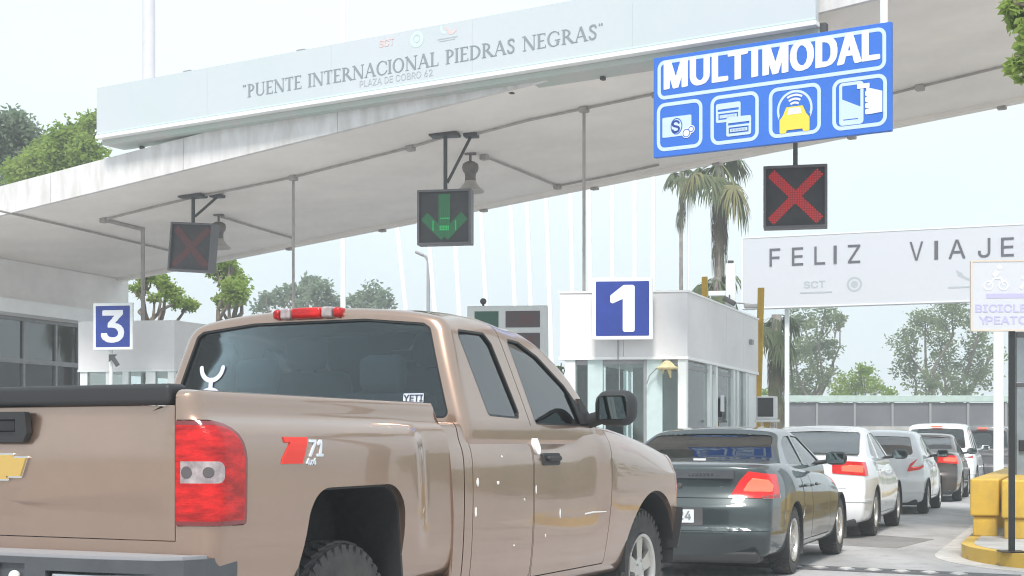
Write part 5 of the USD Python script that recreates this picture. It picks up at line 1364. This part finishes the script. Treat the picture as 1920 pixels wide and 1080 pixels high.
obj('lamp_head', mv(rbx(-.24, .10, -.09, .09, -.05, .05, .04), (-.26, 0, zl + .25), ry=25), M['steel'], sl, smooth=40)

# ------------------------------------------------------------------ trees and palms
def leaves(clumps, size, seed, density=1.0, flat=.8):
    """leaf-sized diamonds spread through the clumps; clumps: (centre, radius, count)"""
    rng = np.random.default_rng(seed)
    V, Fc, n0 = [], [], 0
    for c, r, n in clumps:
        n = int(n * density)
        # a clump is several twigs, each with its own tuft
        k = max(3, n // 26)
        d = rng.normal(size=(k, 3)); d /= np.linalg.norm(d, axis=1, keepdims=True)
        tw = c + d * (rng.random((k, 1)) ** .45) * r * np.array([1, 1, flat])
        idx = rng.integers(0, k, n)
        P = tw[idx] + rng.normal(size=(n, 3)) * r * .17
        a = rng.normal(size=(n, 3)); a[:, 2] = a[:, 2] * .6 - .25; a /= np.linalg.norm(a, axis=1, keepdims=True)
        b = np.cross(a, rng.normal(size=(n, 3))); b /= np.linalg.norm(b, axis=1, keepdims=True)
        s = size * rng.uniform(.6, 1.4, (n, 1))
        nrm = np.cross(a, b)
        q = np.stack([P, P + a * s * .5 + b * s * .26 + nrm * s * .06, P + a * s, P + a * s * .5 - b * s * .26 + nrm * s * .06], 1).reshape(-1, 3)
        i = n0 + np.arange(n)[:, None] * 4
        V.append(q); Fc.append(np.concatenate([i + [0, 1, 2], i + [0, 2, 3]], 0)); n0 += 4 * n
    return (np.vstack(V), np.vstack(Fc))
def limb(p0, p1, r0, r1, rng, wob=.08, n=5):
    p0, p1 = np.asarray(p0, float), np.asarray(p1, float)
    L = np.linalg.norm(p1 - p0)
    pts = [p0 + (p1 - p0) * t + (rng.normal(size=3) * wob * L * math.sin(math.pi * t)) for t in np.linspace(0, 1, n)]
    return [cyl(a, b, r0 + (r1 - r0) * i / (n - 1), r0 + (r1 - r0) * (i + 1) / (n - 1), 8) for i, (a, b) in enumerate(zip(pts[:-1], pts[1:]))]
def tree(label, px, D, clumps_px, mat, leaf_size, seed, name='broadleaf_tree', count=900, depth=1.0, trunk_r=.16, fork=None, flat=.85, catg='tree'):
    rng = np.random.default_rng(seed)
    base = ground(px, D)
    t = thing(name, label, catg, base, 0)
    cl = []
    for (cx, cy, rp) in clumps_px:
        dd = D + rng.uniform(-1, 1) * depth
        c = at(cx, cy, dd) - base
        r = rp / 2157 * D
        cl.append((c, r, count * (rp / 40) ** 2))
    ctop = np.mean([c for c, _, _ in cl], 0)
    zf = fork if fork is not None else max(.8, min(c[2] - r for c, r, _ in cl) * .75)
    fk = np.array([ctop[0] * .15, ctop[1] * .15, zf])
    parts = limb((0, 0, 0), fk, trunk_r, trunk_r * .75, rng, .03)
    obj('trunk', parts, M['bark'], t, smooth=40)
    for c, r, _ in cl:
        obj('limb', limb(fk, c, trunk_r * .55, trunk_r * .12, rng, .07), M['bark'], t, smooth=40)
        for _k in range(4):
            d = rng.normal(size=3); d[2] = abs(d[2]) * .6; d = d / np.linalg.norm(d) * r * .9
            obj('twig', limb(c * .82 + fk * .18, c + d, trunk_r * .16, .012, rng, .06, 4), M['bark'], t) if _k < 3 else None
    obj('crown', leaves(cl, leaf_size, seed + 1, flat=flat), M[mat], t)
    return t
tree('pale leafy tree at the far left above the canopy edge', 30, 31, [(28, 238, 36), (12, 285, 42), (60, 275, 34), (-20, 250, 50), (40, 320, 45)], 'leaf_pale', .15, 11, count=1700)
tree('bright green tree showing above the canopy edge left of the banner', 120, 29.5, [(120, 265, 36), (150, 245, 30), (90, 300, 42), (160, 290, 40), (50, 322, 40), (172, 228, 20), (130, 310, 40)], 'leaf_bright', .13, 12, count=2200)
tree('forked tree with green leaves between the office and the tilted signal', 282, 28, [(262, 545, 20), (300, 525, 20), (335, 562, 24), (318, 540, 22), (275, 522, 18), (352, 572, 18), (290, 555, 14)], 'leaf_bright', .105, 13, count=1600, trunk_r=.13, fork=3.7, flat=.7)
tree('bright green tree hanging below the canopy right of the tilted signal', 430, 30, [(428, 515, 26), (440, 545, 28), (405, 505, 18), (425, 560, 24), (432, 488, 14), (450, 530, 18)], 'leaf_bright', .115, 14, count=1900)
tree('pale distant tree left of the slim white mast', 560, 62, [(495, 565, 24), (530, 552, 24), (580, 525, 22), (600, 550, 28), (560, 560, 28), (622, 570, 24)], 'leaf_pale', .26, 15, count=1100, depth=2, trunk_r=.3)
tree('pale distant tree right of the slim white mast', 690, 66, [(665, 565, 22), (700, 550, 24), (725, 565, 20), (690, 575, 26)], 'leaf_pale', .27, 16, count=1000, depth=2, trunk_r=.3)
tree('airy tree left of centre under the overhead board', 1520, 60, [(1500, 600, 30), (1545, 595, 30), (1525, 650, 34), (1560, 650, 22), (1490, 660, 30), (1535, 700, 34), (1480, 715, 30), (1575, 600, 20), (1505, 735, 32)], 'leaf_mid', .19, 17, count=1150, depth=2, trunk_r=.2, flat=1.0)
tree('tall airy tree at the right under the overhead board', 1775, 62, [(1700, 640, 30), (1735, 600, 34), (1785, 590, 36), (1840, 600, 34), (1760, 640, 32), (1825, 655, 32), (1700, 690, 30), (1770, 690, 36), (1840, 700, 34), (1735, 725, 30), (1800, 730, 34), (1865, 660, 24)], 'leaf_mid', .19, 18, count=1150, depth=2, trunk_r=.24, flat=1.0)
tree('low green bush behind the fence between the two airy trees', 1615, 52, [(1600, 722, 30), (1640, 730, 26), (1572, 738, 24), (1620, 700, 24), (1665, 742, 22), (1450, 735, 20)], 'leaf_bright', .16, 19, name='bush', count=1300, depth=1, trunk_r=.1, fork=1.2, catg='bush')
tree('leafy tree reaching in from the top right corner', 2600, 8.8, [(1898, 14, 20), (1915, 36, 16), (1905, 118, 14), (1930, 100, 18), (1935, 10, 34), (1970, 60, 50), (1955, 130, 30), (1917, 146, 8)], 'leaf_bright', .075, 20, count=1100, depth=.3, trunk_r=.13, fork=4.3)
tree('small green shrub beyond the truck windscreen, left of the near booth', 1046, 24, [(1048, 690, 16), (1040, 715, 18), (1056, 720, 16)], 'leaf_mid', .10, 21, name='shrub', count=500, depth=.3, trunk_r=.05, fork=.6, catg='shrub')
rngh = np.random.default_rng(33)
hb = ground(1400, 44.2)
hedge = [(np.array([x, 0, .62 + .25 * rngh.random()]) + hb, .55, 260) for x in np.arange(.4, 16, .6)]
tag(obj('hedge', leaves(hedge, .16, 34), M['leaf_bright']), 'low green hedge along the foot of the far fence', 'hedge', kind='stuff')

def frond(rng, az, el, L, fan, droop, n=15):
    """one fan palm leaf from the crown's middle"""
    d = np.array([math.cos(az) * math.cos(el), math.sin(az) * math.cos(el), math.sin(el)])
    side = np.array([-math.sin(az), math.cos(az), 0])
    pts = [d * L * t + np.array([0, 0, -droop * L * t * t * .5]) for t in np.linspace(0, 1, 5)]
    V, Fc = [], []
    def strip(ps, ws, s):
        i0 = len(V)
        for p, w in zip(ps, ws):
            V.append(p - s * w); V.append(p + s * w)
        for k in range(len(ps) - 1):
            a = i0 + 2 * k
            Fc.append([a, a + 1, a + 3]); Fc.append([a, a + 3, a + 2])
    strip(pts, [.022] * 5, side)
    hub = pts[-1]
    out = pts[-1] - pts[-2]; out /= np.linalg.norm(out)
    up = np.cross(side, out)
    for q in np.linspace(-1, 1, n):
        a = q * 1.75 + rng.normal() * .05
        dirn = out * math.cos(a) + side * math.sin(a) + up * (.18 - .1 * abs(q))
        l = fan * (1 - .25 * abs(q)) * rng.uniform(.85, 1.1)
        sag = np.array([0, 0, -1.0])
        p1 = hub + dirn * l * .55 + sag * droop * l * .10
        p2 = hub + dirn * l * .85 + sag * droop * l * .42
        p3 = hub + dirn * l * .95 + sag * droop * l * .75
        w = np.cross(dirn, up); w /= np.linalg.norm(w) + 1e-9
        strip([hub, p1, p2, p3], [.012, .035 * fan / .9, .028, .004], w)
    return (np.array(V), np.array(Fc))
def palm(label, px, D, py_crown, trunk_r, nf, L, fan, dead, seed, skirt_len=1.6, yellow=3, el_lo=-.7, el_hi=1.0):
    rng = np.random.default_rng(seed)
    base = ground(px, D)
    zc = at(0, py_crown, D)[2]
    t = thing('palm_tree', label, 'palm tree', base, 0)
    hs = np.linspace(0, zc, 12)
    prof = [(0, 0)] + [(trunk_r * (1.25 - .35 * h / zc) * (1.0 + .05 * (i % 2)), h) for i, h in enumerate(hs)] + [(0, zc)]
    obj('trunk', lathe(prof, 14), M['palm_bark'], t, smooth=50)
    for i in range(nf):
        az = i * 2.39996 + rng.normal() * .2
        el = el_lo + (el_hi - el_lo) * ((i * .618) % 1)
        f = frond(rng, az, el, L * rng.uniform(.8, 1.15), fan * rng.uniform(.85, 1.1), 1.0 + max(0, -el) * .5)
        obj('frond', (f[0] + [0, 0, zc - .05], f[1]), M['palm_yellow' if i < yellow else 'palm_green'], t)
    for i in range(dead):
        az, h = rng.uniform(0, 6.28), rng.uniform(0, 1)
        f = frond(rng, az, -1.05 - .35 * rng.random(), .35, fan * .75, 1.6, 9)
        obj('dead_frond', (f[0] * [.55, .55, 1.0] + [math.cos(az) * trunk_r, math.sin(az) * trunk_r, zc - .25 - h * skirt_len], f[1]), M['palm_dead'] if rng.random() < .7 else M['palm_green'], t)
    return t
palm('tall fan palm with a thick hanging skirt of fronds, beside the red cross signal', 1349, 37, 304, .14, 24, .85, .75, 36, 41, 2.2, 6)
palm('thin trunked palm with a small brownish crown, left of the thick palm', 1277, 41, 318, .065, 10, .4, .48, 10, 42, .9, 3)
palm('short palm with a drooping skirt behind the yellow barrier arm', 1456, 35, 590, .16, 18, .55, .6, 44, 43, 2.2, 2, -.9, .7)
palm('low palm behind the booth roof at the foot of the tall palm', 1345, 33, 520, .13, 16, .6, .55, 8, 44, .6, 0)
palm('small palm with its fronds just above the booth roof corner', 1312, 28, 562, .10, 12, .4, .4, 4, 45, .4, 0)

# the hedge and trees across the road on the right, seen in the truck's windows
hd = []
for i, q in enumerate(np.linspace(0, 1, 42)):
    c = np.array([15.0 + 34 * q, 21 + 20 * q, .0])
    hd.append((c + [0, 0, 1.0 + .35 * rngh.random()], 1.15, 330))
tag(obj('hedge', leaves(hd, .22, 36), M['leaf_mid']), 'long dark hedge beyond the island on the right', 'hedge', kind='stuff')

# thin bright air over the whole place
hz = bx(-140, 140, -60, 190, -1.0, 19.0)
HZ = usdkit.material(stage, '/World/Looks/haze', {'v': ('principled_volume', {'color': (.93, .96, .97), 'density': 0.0038, 'anisotropy': .2})}, [], volume='v.volume')
tag(obj('haze', hz, HZ), 'thin pale haze filling the air', 'haze', kind='stuff')
